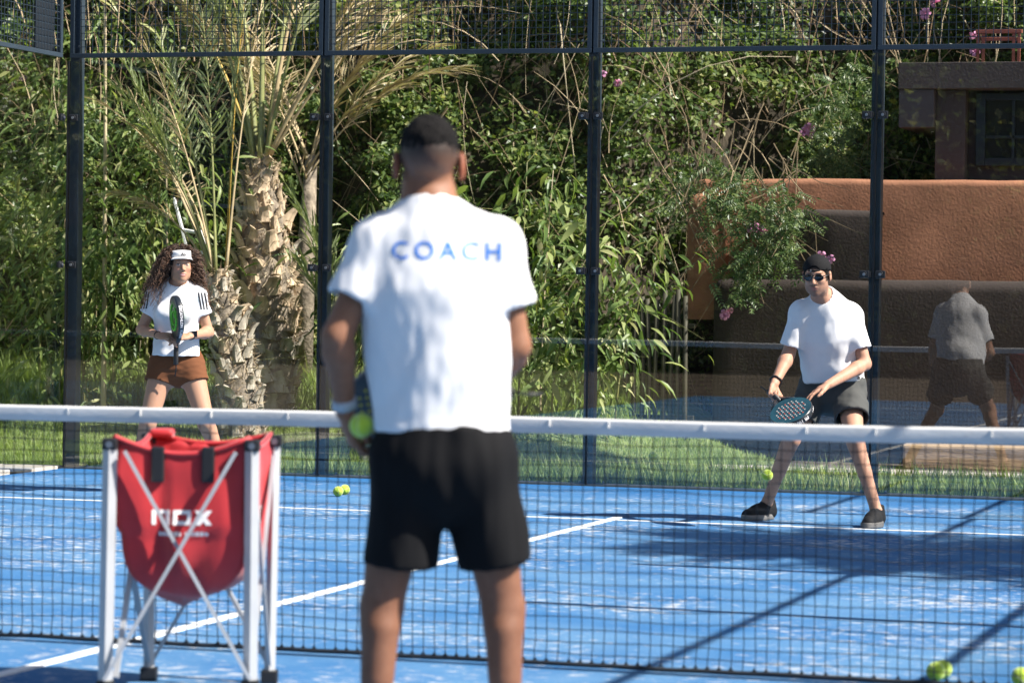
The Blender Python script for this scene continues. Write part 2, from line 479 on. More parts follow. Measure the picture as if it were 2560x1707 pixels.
def post(name, loc, label, h=4.02, w=.075, d=.09, rz=0.0, plate=True):
    t = empty(name, loc, rz, label=label, cat='post', group='steel posts of the court enclosure')
    MB().box((-w/2, 0, 0), (w/2, d, h), .006).build('column', steel, t)
    if plate:
        MB().box((-.11, -.01, 0), (.11, d+.05, .012), .003).build('base_plate', steel, t)
        for sx in (-.085, .085):
            MB().lathe([(.009, .012), (.009, .024), (.005, .027)], (sx, d+.025, 0), n=8).build('anchor_bolt', bolt_m, t)
    return t

def clamp(parent, x, z, y=0.0, side=1):
    c = MB().box((x-.034, y-.022, z-.026), (x+.034, y-.004, z+.026), .008).box((x-side*.028-.014, y-.004, z-.02), (x-side*.028+.014, y+.03, z+.02), .004).build('clamp', clamp_m, parent)
    MB().lathe([(.019, -.030+y), (.021, -.024+y), (.021, -.020+y)], (x, 0, z), 'y', 16).build('clamp_ring', clamp_m, c)
    MB().lathe([(.010, -.034+y), (.011, -.030+y), (.011, -.026+y)], (x, 0, z), 'y', 12).build('bolt', bolt_m, c)

def glass_panel(loc, w, h, label, rz=0.0, zs=(.42, 1.50, 2.58), clamps=True):
    t = empty('glass_panel', loc, rz, label=label, cat='glass panel', group='glass panels of the court')
    MB().box((.008, 0, .012), (w-.008, .012, h), 0).build('pane', GLASS, t)
    if clamps:
        for z in zs:
            clamp(t, .055, z, side=1); clamp(t, w-.055, z, side=-1)
    return t

def mesh_panel(loc, w, h, label, rz=0.0, pitch=.05):
    t = empty('mesh_panel', loc, rz, label=label, cat='mesh panel', group='wire mesh panels above the glass')
    f = MB()
    g = .006
    f.box((g, -.018, 0), (w-g, .018, .033), .003).box((g, -.018, h-.033), (w-g, .018, h), .003)
    f.box((g, -.0175, .033), (g+.033, .0175, h-.033), .003).box((w-g-.033, -.0175, .033), (w-g, .0175, h-.033), .003)
    f.build('frame', steel, t)
    wm = MB(); r = .0021
    for i in range(1, int((w-.07)/pitch)+1):
        x = .036+i*pitch
        if x < w-.045: wm.box((x-r, -.013-r, .03), (x+r, -.013+r, h-.03))
    for i in range(1, int((h-.06)/pitch)+1):
        z = .03+i*pitch
        if z < h-.04: wm.box((.035, -.0085-r, z-r), (w-.035, -.0085+r, z+r))
    wm.build('wire_mesh', steel, t, kind='stuff')
    for x in (.075, w-.075):
        MB().lathe([(.006, .006), (.010, .003), (.010, 0)], (x, 0, .085), 'y', 8).build('screw', bolt_m, t)
    return t

who = ['behind the woman and palms', 'between the palms and the coach', 'in the middle, right of the coach', 'behind the man in the white shirt', 'at the far right end, beyond the man']
for i in range(5):
    glass_panel((2*i, 10.0, 0), 2.0, 3.0, 'clear back-wall glass panel ' + who[i])
    mesh_panel((2*i, 10.03, 3.022), 2.0, 1.0, 'dark wire mesh panel over the back glass ' + who[i])
pw = ['in the left corner beside the woman', 'behind the coach\'s left shoulder', 'in front of the bamboo bush', 'just right of the capped man', 'beyond the man\'s reflection', 'in the right-hand corner']
for i in range(6):
    post('fence_post', (2*i + (.03 if i == 0 else 0), 10.052, 0), 'dark blue steel post of the back wall ' + pw[i])
# gaskets in the joints between the panes
for i in range(0, 6):
    MB().box((2*i-.0065, .001, .01), (2*i+.0065, .03, 3.0)).build('joint_gasket', rubber, None, label='black gasket at the steel post ' + pw[i], cat='gasket').location = (0, 10.002, 0)
# left side wall: sunlit frames turned to the sun
for k, (y0, who_) in enumerate(((8.0, 'nearest the left corner'), (6.0, 'further from the left corner'))):
    glass_panel((-.02, y0, 0), 1.985, 3.0 if k == 0 else 2.0, 'clear glass panel of the left side wall ' + who_, R(90))
    mesh_panel((-.05, y0, 3.022 if k == 0 else 2.022), 1.985, 1.0 if k == 0 else 2.0, 'sunlit mesh panel of the left side wall ' + who_, R(90))
    post('fence_post', (-.08, y0, 0), 'steel post of the left side wall ' + who_, rz=R(90))
MB().box((1.62, .03, .035), (1.93, .045, .985), .003).build('corner_plate', mat('shaded_plate', (.008, .013, .02), .6), bpy.data.objects['mesh_panel.005'])  # darker than the frames: the plate's shaded side is put into its colour
# right side wall (outside the picture: its rails and posts throw the long shadows on the court)
nth = ['first', 'second', 'third', 'fourth', 'fifth', 'sixth']
for k in range(6):
    y0 = 8.0-2*k
    post('fence_post', (10.11, y0, 0), 'steel post of the right side wall, '+nth[k]+' from the back corner', rz=R(90))
    hg = 3.0 if k == 0 else 2.0
    glass_panel((10.032, y0, 0), 1.985, hg, 'glass panel of the right side wall, '+nth[k]+' from the back corner', R(90), clamps=False)
    rr = empty('mesh_panel', (10.06, y0, hg), label='mesh panel of the right side wall, '+nth[k]+' from the back corner', cat='mesh panel')
    f = MB(); hh = 1.0
    f.box((-.015, .0, .02), (.015, 1.985, .052), .003).box((-.015, 0, hh-.033), (.015, 1.985, hh), .003)
    f.build('frame', steel, rr)

# ------------------------------------------------------------------ the net
net = empty('padel_net', (5, 0, 0), label='black cord net with a white top tape across the court', cat='net')
cord = mat('black_net_cord', (.016, .019, .024), .75)
tape_m = mat('white_net_tape', (.62, .62, .62), .8, var=.12, vscale=9, bump=.07, bscale=70, stretch=(.4, 1, 1))
def tape_z(x): return .905 - .03*(1-(x/5.0)**2) + .004*math.sin(x*1.7)
pitch = .0415
xs = np.arange(-4.95, 4.96, pitch); nv = len(xs); nh = 21
G = np.zeros((nv, nh, 3))
for i, x in enumerate(xs):
    top = tape_z(x)-.044
    for j in range(nh):
        z = .018 + (top-.018)*j/(nh-1)
        G[i, j] = (x + .006*nz(x*3, z*4) + .0035*nz(x*21, z*23, 2), .012*nz(x*1.3, z*2.4, 5), z + .006*nz(x*2.2, z*5, 9) + .0035*nz(x*20, z*22, 6) + .004*math.sin(x*9+j))
nm_v = []; nm_f = []
def prism(p, q, r):
    d = q-p; d /= np.linalg.norm(d)
    a = np.cross(d, (0, 1, 0)); a /= np.linalg.norm(a); b = np.cross(d, a)
    o = len(nm_v)
    for e in (p, q):
        for t in (0, 2.094, 4.189): nm_v.append(e + r*(a*math.cos(t)+b*math.sin(t)))
    for k in range(3): nm_f.append((o+k, o+(k+1) % 3, o+3+(k+1) % 3, o+3+k))
for i in range(nv):
    for j in range(nh):
        if j+1 < nh: prism(G[i, j], G[i, j+1], .0021)
        if i+1 < nv: prism(G[i, j], G[i+1, j], .0021)
obj('cord_mesh', raw_mesh('cord_mesh', np.array(nm_v), np.array(nm_f)), cord, net, kind='stuff')
bc = MB()
bc.tube([(x, .012*nz(x*1.3, 0, 5)+.004*nz(x*9), .020+.005*nz(x*5, 3)) for x in np.arange(-4.97, 4.98, .06)], .0085, 6)
for x in xs[::1]:
    if random.random() < .8: bc.tube([(x-.010, .0, .022), (x, .0, .036), (x+.010, 0, .022)], .0042, 4)
bc.build('bottom_cord', cord, net)
# tape: a band folded over the head cable
tp = MB(); prof = []
for k in range(9):
    a = math.pi*k/8
    prof.append((-.012*math.cos(a), .010*math.sin(a)))
prof = [(-.0105, -.046), (-.0125, -.028)] + prof + [(.0125, -.028), (.0105, -.046)]
tx = np.arange(-5, 5.001, .05); np_ = len(prof)
for x in tx:
    for (y, z) in prof:
        tp.v.append((x, y + .003*nz(x*2.1, z*9), tape_z(x)-.007+z + (.0015*nz(x*11, 1) if z > -.01 else .002*nz(x*6, 4))))
for i in range(len(tx)-1):
    for k in range(np_-1):
        a = i*np_+k; tp.f.append((a, a+1, a+np_+1, a+np_))
tape = tp.build('top_tape', tape_m, net, smooth=True)
st = MB()
for x in np.arange(-4.9, 4.9, .31):
    x += random.uniform(-.06, .06)
    st.box((x-.004, -.0155, tape_z(x)-.028), (x+.004, -.0105, tape_z(x)-.004), .001)
st.build('lacing', mat('white_lacing', (.75, .72, .68), .8), tape, kind='stuff')
for sx in (-1, 1):
    MB().lathe([(.045, 0), (.045, .93), (.02, .96)], (sx*5.05, 0, 0), n=16).build('net_post', steel, net, smooth=False)

# ------------------------------------------------------------------ balls
ball_m = mat('yellow_felt', (.50, .68, .045), .95, sheen=.5, var=.10, vscale=60, bump=.5, bscale=400)
seam_m = mat('ball_seam', (.62, .66, .50), .7)
def make_ball(loc, label, r=.0335, rot=(0, 0, 0), group='tennis balls lying about the court'):
    t = empty('tennis_ball', loc, label=label, cat='ball', group=group)
    t.rotation_euler = rot
    if 'ball' not in MATS:
        bm = bmesh.new(); bmesh.ops.create_icosphere(bm, subdivisions=4, radius=.0335)
        me = bpy.data.meshes.new('felt'); bm.to_mesh(me); bm.free()
        for p_ in me.polygons: p_.use_smooth = True
        me.materials.append(ball_m); MATS['ball'] = me
        s_ = MB(); pts = []
        a_, b_ = .75, .25
        for k in range(49):
            u = 2*math.pi*k/48
            v = Vector((a_*math.cos(u)+b_*math.cos(3*u), a_*math.sin(u)-b_*math.sin(3*u), 2*math.sqrt(a_*b_)*math.sin(2*u)))
            pts.append(v.normalized()*.0333)
        s_.tube(pts, .0011, 5, cap=False)
        me2 = s_.mesh('seam', True); me2.materials.append(seam_m); MATS['seam'] = me2
    o = bpy.data.objects.new('felt', MATS['ball']); link(o, t)
    o2 = bpy.data.objects.new('seam', MATS['seam']); link(o2, o)
    return t
g1 = on_ground(846, 1241); make_ball((g1.x, g1.y, .0335), 'nearer of two yellow balls lying on the court left of the coach', rot=(.4, .2, .5))
g2 = on_ground(861, 1236.5); make_ball((g2.x+.005, g2.y, .0335), 'yellow ball half hidden behind another one left of the coach', rot=(1.2, .3, 2.5))
bf = at_y(1919, 1188, 6.85)
make_ball((bf.x, bf.y, bf.z), 'bright yellow ball in flight in front of the man\'s right shin', rot=(.9, 2.2, 0), group='tennis balls in play')
b0 = on_ground(2340, 1702); make_ball((b0.x, b0.y, .0335), 'front one of two yellow balls at the net near the right corner', rot=(1, .5, .2))
make_ball((b0.x+.012, b0.y+.075, .0335), 'rear one of two yellow balls at the net near the right corner', rot=(0, .9, .7))
b1 = on_ground(2553, 1716); make_ball((b1.x, b1.y, .0335), 'yellow ball cut off by the bottom right corner', rot=(2, .1, 1.2))
b2 = at_y(1633, 1141, 11.3); make_ball((b2.x, b2.y, max(.045, b2.z)), 'green ball lying in the shaded grass behind the glass', rot=(0, 1.4, 1.2))

# ------------------------------------------------------------------ palms
frond_green = leaf_mat('palm_leaflet', [(0, (.13, .17, .08)), (.6, (.25, .29, .15)), (1, (.40, .42, .25))], trans=.3, rough=.4, spec=.5)
frond_dry = leaf_mat('dry_palm_leaflet', [(0, (.32, .24, .13)), (.6, (.50, .41, .26)), (1, (.62, .54, .38))], trans=.2, rough=.7, spec=.2)
rachis_green = mat('palm_stalk_green', (.27, .28, .11), .5, var=.3, vscale=9)
rachis_dry = mat('palm_stalk_dry', (.50, .38, .22), .7, var=.3, vscale=7, stretch=(1, 1, .3))
rachis_gold = mat('palm_stalk_gold', (.48, .32, .06), .55, var=.25, vscale=7)
bark = mat('palm_bark', (.26, .21, .16), .95, var=.5, vscale=14, bump=1.0, bscale=35)
stub_m = mat('palm_leaf_base', (.48, .36, .245), .9, var=.55, vscale=13, bump=.8, bscale=45, stretch=(1, 1, .5))
stub_g = mat('palm_leaf_base_grey', (.40, .35, .285), .95, var=.55, vscale=13, bump=.8, bscale=45, stretch=(1, 1, .5))
fibre_m = leaf_mat('palm_fibre', [(0, (.16, .11, .07)), (.6, (.34, .26, .17)), (1, (.50, .42, .30))], trans=.1, rough=.9, spec=.1)

def frond(parent, base, azim, tilt, length, bend, dry, wbase=.028, leafl=.34, nleaf=46, start=.28, mat_=None, twist=0.0, ragged=0.0):
    """one palm leaf: a tapered stalk with two rows of folded leaflets"""
    h = Vector((math.cos(azim), math.sin(azim), 0))
    pts = []; p = Vector(base); a = tilt; k = 12
    for i in range(k+1):
        pts.append(p.copy()); d = h*math.sin(a)+Vector((0, 0, 1))*math.cos(a); p = p+d*length/k; a += bend/k*(0.4+1.2*i/k)
    rads = [wbase*(1-.86*(i/k)**.7) for i in range(k+1)]
    s_ = MB().tube(pts, rads, 6, flat=.55)
    fr = s_.build('frond', mat_ or (rachis_dry if dry else rachis_green), parent, smooth=True)
    n = nleaf*2; P = np.zeros((n, 3)); A = np.zeros((n, 3)); U = np.zeros((n, 3)); Ls = np.zeros(n)
    side0 = h.cross(Vector((0, 0, 1)))
    keepers = []
    for i in range(nleaf):
        t = start+(1-start)*(i+.5)/nleaf; f = t*k; j = min(int(f), k-1)
        q = pts[j].lerp(pts[j+1], f-j); d = (pts[j+1]-pts[j]).normalized()
        nrm = side0.cross(d).normalized()
        sd = (side0*math.cos(twist)+nrm*math.sin(twist)).normalized()
        for s_i, sg in enumerate((-1, 1)):
            r_ = 2*i+s_i
            if random.random() < ragged: continue
            keepers.append(r_)
            sp = random.gauss(.62, .10) - .25*t
            P[r_] = q; A[r_] = d*(1-sp*.55)+sd*sg*sp*1.1+nrm*random.gauss(.16, .12)+Vector((0, 0, -1))*(.25 if dry else .05)
            U[r_] = nrm+sd*sg*-.35+Vector((random.gauss(0, .1), random.gauss(0, .1), 0))
            Ls[r_] = leafl*(1-.55*abs(t-.55)**1.2*1.6)*random.uniform(.75, 1.1)
    kp = np.array(keepers)
    me = soup([(0,.25,.02),(0,-.25,.02),(.5,.5,.03),(.5,0,-.01),(.5,-.5,.03),(1,0,-.08)], [(0,1,4,3),(0,3,2),(2,3,5),(3,4,5)], P[kp], A[kp], U[kp], Ls[kp], .017 if not dry else .012, name='leaflets')
    obj('leaflets', me, frond_dry if dry else frond_green, fr, kind='stuff')
    return fr

def stub_mesh(seed):
    random.seed(seed)
    w0, w1, L_ = .070, .034, .120
    V = []; F = []
    for i, t in enumerate((0, .35, .7, 1.0)):
        w = w0+(w1-w0)*t + random.uniform(-.006, .006); th = .034-.017*t
        z = L_*t; y = -.018-.055*t*t
        V += [(-w, y+th*.6, z+random.uniform(-.006, .006)), (-w*.45, y-th*.55, z), (w*.45, y-th*.55, z+random.uniform(-.01, .01)), (w, y+th*.6, z+random.uniform(-.006, .006)), (0, y+th, z)]
    for i in range(3):
        for k in range(5):
            a = i*5; F.append((a+k, a+(k+1) % 5, a+5+(k+1) % 5, a+5+k))
    F.append((15, 16, 17, 18, 19)); F.append((4, 3, 2, 1, 0))
    b = MB(); b.add(V, F)
    return b.mesh('leaf_base')
STUBS = [stub_mesh(s_) for s_ in range(5)]
STUBS_G = [me.copy() for me in STUBS]
for me in STUBS: me.materials.append(stub_m)
for me in STUBS_G: me.materials.append(stub_g)
random.seed(21)

def palm(loc, lean, h, r0, r1, label, nstub, grey=0.3, name='palm_tree'):
    t = empty(name, loc, label=label, cat='palm tree')
    prof_r = lambda f: r0*(1-.12*f)+(r1-r0*.88)*max(0.0, (f-.62)/.38)**1.6
    tr = MB(); k = 14; pts = []; rr = []
    for i in range(k+1):
        f = i/k
        c = Vector((lean[0]*f+.03*math.sin(f*5), lean[1]*f, -.25+(h+.25)*f))
        pts.append(c); rr.append(prof_r(f)*(1+.06*math.sin(i*2.3))*.93)
    tr.tube(pts, rr, 14)
    tr.v = [(x+.02*nz(x*9, y*9, z*14), y+.02*nz(x*9+5, y*9, z*14), z) for x, y, z in tr.v]
    tr.build('trunk', bark, t, smooth=True)
    for i in range(nstub):
        f = i/nstub; az = i*2.39996+random.gauss(0, .12)
        g = .02+.97*f; j = g*k; q = min(int(j), k-1)
        c = pts[q].lerp(pts[q+1], j-q); r_ = prof_r(g)
        lower = f < .42
        me = random.choice(STUBS_G if random.random() < (grey+.55 if lower else grey) else STUBS)
        o = bpy.data.objects.new('leaf_base', me); link(o, t)
        s_ = random.uniform(.8, 1.25)*(r_/.2)**.5
        o.scale = (s_*random.uniform(.8, 1.15), s_*random.uniform(.8, 1.4), s_*random.uniform(.7, 1.25))
        o.location = (c.x+math.cos(az)*r_*.88, c.y+math.sin(az)*r_*.88, c.z-.03)
        o.rotation_euler = (random.gauss(-.12, .25), random.gauss(0, .3), az+math.pi/2+random.gauss(0, .25))
    # loose fibre round the trunk
    n = int(nstub*15); f = RNG.random(n); az = RNG.uniform(0, 2*math.pi, n)
    cx = np.interp(f*k, range(k+1), [p.x for p in pts]); cy = np.interp(f*k, range(k+1), [p.y for p in pts]); cz = np.interp(f*k, range(k+1), [p.z for p in pts])
    r_ = np.array([prof_r(q) for q in f])*RNG.uniform(.95, 1.16, n)
    P = np.stack([cx+np.cos(az)*r_, cy+np.sin(az)*r_, cz], -1)
    A = np.stack([np.cos(az)*.35+RNG.normal(0, .5, n), np.sin(az)*.35+RNG.normal(0, .5, n), RNG.normal(.0, .8, n)], -1)
    U = np.stack([np.cos(az), np.sin(az), RNG.normal(0, .4, n)], -1)
    me = soup(*BLADE, P, A, U, RNG.uniform(.03, .10, n), .009, name='fibre')
    obj('fibre', me, fibre_m, t, kind='stuff')
    return t, pts[-1]

pa = at_y(666, 905, 12.9)
palmA, topA = palm((pa.x, 12.9, .42), (-.06, .05), 2.06, .255, .075, 'stout palm trunk with ragged tan leaf bases left of the centre post', 130, .12)
pb = at_y(612, 1010, 12.05)
palmB, topB = palm((pb.x, 12.05, .16), (-.20, .0), 1.34, .170, .06, 'slimmer grey palm trunk leaning left beside the woman', 95, .85)
# crown of the stout palm: thick upright stalks leaving the top of the picture
cA = Vector(topA)
for az, ti, ln, be, dry, wb, mt in ((2.6, .12, 2.6, .5, 0, .05, None), (-1.2, .05, 2.8, .25, 0, .055, None), (1.0, .1, 2.6, .4, 0, .05, None), (-.35, .16, 2.6, .45, 1, .045, None),
                                    (-.25, .55, 2.3, .35, 1, .03, None), (-.1, .62, 2.2, .25, 1, .028, None), (.3, .4, 2.4, .5, 1, .03, None), (3.5, .22, 2.5, .5, 0, .045, None),
                                    (-.6, .35, 2.5, .5, 0, .04, None), (2.9, .4, 2.2, .6, 0, .035, None), (-2.2, .2, 2.6, .4, 0, .04, None), (3.2, .3, 2.0, .8, 1, .03, rachis_gold)):
    frond(palmA, cA+Vector((.06*math.cos(az), .06*math.sin(az), -.06)), az, ti, ln, be, dry, wb, leafl=.42, nleaf=44, start=.42, mat_=mt, ragged=.35 if dry else .08)
cB = Vector(topB)
for az, ti, ln, be, dry, wb, mt in ((3.3, .34, 1.9, .25, 0, .03, None), (2.9, .20, 2.0, .3, 0, .03, None), (-1.8, .06, 2.1, .15, 0, .026, None), (0.6, .03, 2.3, .08, 0, .022, rachis_gold),
                                    (3.14, .42, 1.6, .15, 1, .035, None), (.2, .08, 2.2, .12, 1, .025, None), (3.6, .30, 1.7, .9, 1, .022, None), (-2.2, .24, 2.0, .35, 1, .022, None),
                                    (-2.4, .32, 1.7, .6, 0, .025, None), (2.5, .5, 1.5, .8, 1, .022, None), (3.0, .62, 1.25, 1.1, 1, .02, None)):
    frond(palmB, cB+Vector((.05*math.cos(az), .05*math.sin(az), -.05)), az, ti, ln, be, dry, wb, leafl=.30, nleaf=34, start=.45, mat_=mt, ragged=.5 if dry else .1)
# dry leaf mass higher up, behind the stout palm
pc = at_y(760, 250, 13.7)
palmC = empty('palm_tree', (pc.x, 13.75, 1.0), label='dead palm behind the stout one, only a spray of straw-coloured fronds', cat='palm tree')
MB().tube([(0, 0, -.5), (0, .05, .6), (.02, .1, 1.5)], [.09, .08, .05], 8).build('trunk', bark, palmC, smooth=True)
for i in range(10):
    az = random.choice((0.0, 3.1))+random.gauss(0, .7); ti = random.uniform(.05, .6)
    frond(palmC, Vector((0, .05, 1.35+random.uniform(-.3, .2))), az, ti, random.uniform(1.4, 2.0), random.uniform(.3, 1.2), 1, .02, leafl=.4, nleaf=40, start=.3, ragged=.3)
# young palm left of the coach
pd = at_y(872, 700, 12.6)
palmD = empty('young_palm', (pd.x, 12.6, .35), label='young spiky green palm between the centre post and the coach', cat='palm tree')
MB().tube([(0, 0, -.1), (0, 0, .18), (0, 0, .35)], [.10, .09, .05], 8).build('trunk', bark, palmD, smooth=True)
for i in range(15):
    az = random.uniform(-1.6, 1.6) if i % 4 else random.uniform(2, 4); ti = random.uniform(.06, .55)*(1 if i % 4 else .5)
    frond(palmD, Vector((.03*math.cos(az), .03*math.sin(az), .28)), az, ti, random.uniform(1.0, 1.55), random.uniform(.1, .7), 0, .014, leafl=.36, nleaf=34, start=.3)

# ------------------------------------------------------------------ cane and bamboo
cane_leaf = leaf_mat('cane_leaf', [(0, (.10, .17, .05)), (.5, (.22, .30, .09)), (.85, (.38, .42, .17)), (1, (.54, .50, .28))], trans=.35, rough=.42, spec=.4, source='obj')
cane_leaf_s = leaf_mat('cane_leaf_small', [(0, (.07, .125, .036)), (.5, (.15, .225, .062)), (.9, (.28, .33, .11)), (1, (.44, .40, .20))], trans=.35, rough=.42, spec=.4)
cane_m = mat('cane_stalk', (.22, .22, .08), .5, var=.4, vscale=5, stretch=(1, 1, .4))
cane_pale = mat('cane_stalk_pale', (.50, .40, .26), .6, var=.45, vscale=4, stretch=(1, 1, .35))
LME = []
for s_ in range(4):
    random.seed(100+s_)
    V = [(a, b*.5*.17*(.85+.3*random.random()), c*.35*(1+s_*.5)) for a, b, c in [(0,0,0),(.10,.55,.02),(.10,0,0),(.10,-.55,.02),(.32,1,.03),(.32,0,-.02),(.32,-1,.03),(.65,.72,-.08),(.65,0,-.13),(.65,-.72,-.08),(1,0,-.4)]]
    me = raw_mesh('leaf', np.array(V), [np.array([(0,2,1),(0,3,2),(7,8,10),(8,9,10)]), np.array([(1,2,5,4),(2,3,6,5),(4,5,8,7),(5,6,9,8)])], True)
    me.materials.append(cane_leaf); LME.append(me)
random.seed(5)
def cane_plant(loc, label, canes, nleaf, leafl=(.13, .22), name='bamboo_plant', droop=.55, zlo=.2, spread=.5, extra=0, toward=(0, -.25)):
    t = empty(name, loc, label=label, cat='bamboo')
    paths = []
    for (dx, dy, hh, lx, ly, r_, mt) in canes:
        pts = []
        for i in range(9):
            f = i/8; pts.append(Vector((dx+lx*f*f, dy+ly*f*f, hh*f*(1-.06*f*abs(lx)))))
        c = MB().tube(pts, [r_*(1-.65*i/8) for i in range(9)], 7)
        for i in range(1, 8):
            c.tube([pts[i]-Vector((0,0,.006)), pts[i]+Vector((0,0,.006))], r_*(1-.65*i/8)*1.25, 7)
        c.build('cane', mt, t, smooth=True)
        paths.append(pts)
    def spot():
        pts = random.choice(paths); f = random.uniform(zlo, 1)**.8*8; j = min(int(f), 7)
        q = pts[j].lerp(pts[j+1], f-j); a = random.uniform(0, 6.283)
        rr = abs(random.gauss(0, spread))
        p = q+Vector((math.cos(a)*rr+toward[0]*random.random(), math.sin(a)*rr*.7+toward[1]*random.random(), random.gauss(-.1*rr, .1)))
        d = Vector((math.cos(a)*.8+random.gauss(0, .4), math.sin(a)*.8+random.gauss(0, .4)-.25, random.gauss(-droop, .35))).normalized()
        return p, d
    for i in range(nleaf):
        p, d = spot()
        u = Vector((random.gauss(.3, .4), random.gauss(-.3, .4), 1)); x = d; y = u.cross(x).normalized(); z = x.cross(y)
        o = bpy.data.objects.new('leaf', random.choice(LME)); link(o, t)
        mw = Matrix((x, y, z)).transposed().to_4x4(); l = random.uniform(*leafl)
        o.matrix_local = Matrix.Translation(p) @ mw @ Matrix.Diagonal((l, l*random.uniform(.95, 1.6), l, 1))
    if extra:
        PP = [spot() for _ in range(extra)]
        P = np.array([p for p, d in PP]); A = np.array([d for p, d in PP]); U = np.stack([RNG.normal(.3, .4, extra), RNG.normal(-.3, .4, extra), np.ones(extra)], -1)
        l = RNG.uniform(leafl[0]*.7, leafl[1]*.9, extra)
        obj('small_leaves', soup(*LEAF_L, P, A, U, l, l*.2, name='small_leaves'), cane_leaf_s, t, kind='stuff')
    # twigs that carry the leaves
    tw = MB()
    for i in range(26):
        p, d = spot(); pts = random.choice(paths); q = min(pts, key=lambda v: (v-p).length)
        tw.tube([q, q.lerp(p, .5)+Vector((0, 0, .05)), p], [.004, .003, .0015], 4, cap=False)
    tw.build('twigs', cane_m, t, kind='stuff')
    return t
def base(px, Y, z=None):
    p = at_y(px, 900, Y); return (p.x, Y, float(lawn_z(p.x, Y)) if z is None else z)
cane_plant(base(60, 13.2), 'leafy cane clump at the far left edge behind the side glass', [(-.3, 0, 2.6, -.3, -.1, .014, cane_m), (.1, .1, 2.9, .2, -.2, .014, cane_m), (.35, 0, 2.3, .3, -.2, .013, cane_m)], 150, extra=550, spread=.42)
cane_plant(base(268, 12.55), 'tall cane with a pale stalk rising left of the woman', [(.02, -.1, 4.2, -.05, 0, .024, cane_pale), (-.25, .1, 2.7, -.2, -.1, .013, cane_m), (.3, .1, 2.6, .25, -.1, .013, cane_m)], 160, extra=550, spread=.36, zlo=.12)
cane_plant(base(395, 13.1), 'leafy cane clump directly behind the woman', [(-.1, 0, 2.5, .1, -.1, .013, cane_m), (.2, .1, 2.2, .25, 0, .012, cane_m), (0, .2, 3.4, -.1, 0, .012, cane_pale)], 130, extra=420, spread=.4)
cane_plant(base(190, 12.7), 'low arching cane with broad leaves between the corner post and the woman', [(-.2, 0, 1.5, -.35, -.15, .011, cane_m), (.1, 0, 1.7, .35, -.2, .011, cane_m), (.3, .1, 1.4, .1, -.3, .010, cane_m)], 130, extra=350, spread=.38, zlo=.05)
cane_plant(base(1290, 12.6), 'bamboo bush with long drooping leaves right of the coach', [(-.35, 0, 1.9, -.35, -.15, .010, cane_m), (0, .1, 2.1, .1, -.2, .011, cane_m), (.3, 0, 1.7, .5, -.2, .010, cane_m), (.15, .2, 2.05, .05, .1, .009, cane_pale), (-.1, 0, 1.4, .5, -.25, .009, cane_m)], 270, leafl=(.14, .25), extra=300, spread=.34, zlo=.1)
cane_plant(base(1510, 12.75), 'bamboo spray leaning right across the third glass panel', [(-.2, 0, 1.5, .35, -.2, .009, cane_m), (.1, 0, 1.6, .45, -.2, .009, cane_m), (-.1, .1, 1.0, .35, -.25, .008, cane_m)], 150, leafl=(.12, .22), extra=200, spread=.26, zlo=.15)
cane_plant(base(1000, 12.9), 'bamboo mostly hidden behind the coach', [(-.2, 0, 1.5, -.2, -.1, .010, cane_m), (.2, 0, 1.8, .2, -.1, .010, cane_m)], 60, extra=300, spread=.36)

# ------------------------------------------------------------------ flowering vine over the terracotta wall
fl_m = mat('pink_petal', (.62, .27, .44), .6, var=.2, vscale=40)
thr_m = mat('flower_throat', (.50, .12, .25), .6)
fv = MB(); k = 20
for i in range(5):
    a0 = 2*math.pi*i/5
    c0 = len(fv.v)
    for (r_, da, z) in ((.012, -.35, 0), (.012, .35, 0), (.030, -.55, .022), (.030, .55, .022), (.045, -.4, .014), (.045, .4, .014), (.048, 0, .004)):
        fv.v.append((r_*math.cos(a0+da), r_*math.sin(a0+da), z))
    fv.f += [(c0, c0+1, c0+3, c0+2), (c0+2, c0+3, c0+5, c0+4), (c0+4, c0+5, c0+6)]
FL = fv.mesh('petals', True); FL.materials.append(fl_m)
TH = MB().lathe([(.006, -.05), (.010, -.03), (.0125, .0)], n=8).mesh('throat', True); TH.materials.append(thr_m)
vine = empty('flowering_vine', (4.2, 14.0, 2.3), label='vine with feathery leaves and pink flowers hanging over the terracotta wall', cat='vine')
def rel(p): return (p[0]-4.2, p[1]-14.0, p[2]-2.3)
for (px, py, Y, n) in ((2315, 22, 15.9, 3), (1512, 203, 14.9, 2), (2028, 322, 15.4, 4), (1890, 570, 13.72, 6), (1815, 785, 13.75, 3), (2438, 106, 15.7, 2), (2070, 620, 13.75, 2)):
    for i in range(n):
        p = at_y(px+random.gauss(0, 13), py+random.gauss(0, 11), Y)
        o = bpy.data.objects.new('flower', FL); link(o, vine)
        o.location = rel(p); o.rotation_euler = (R(75)+random.gauss(0, .4), random.gauss(0, .4), random.gauss(0, .5)); o.scale = (random.uniform(.8, 1.15),)*3
        o2 = bpy.data.objects.new('throat', TH); link(o2, o)
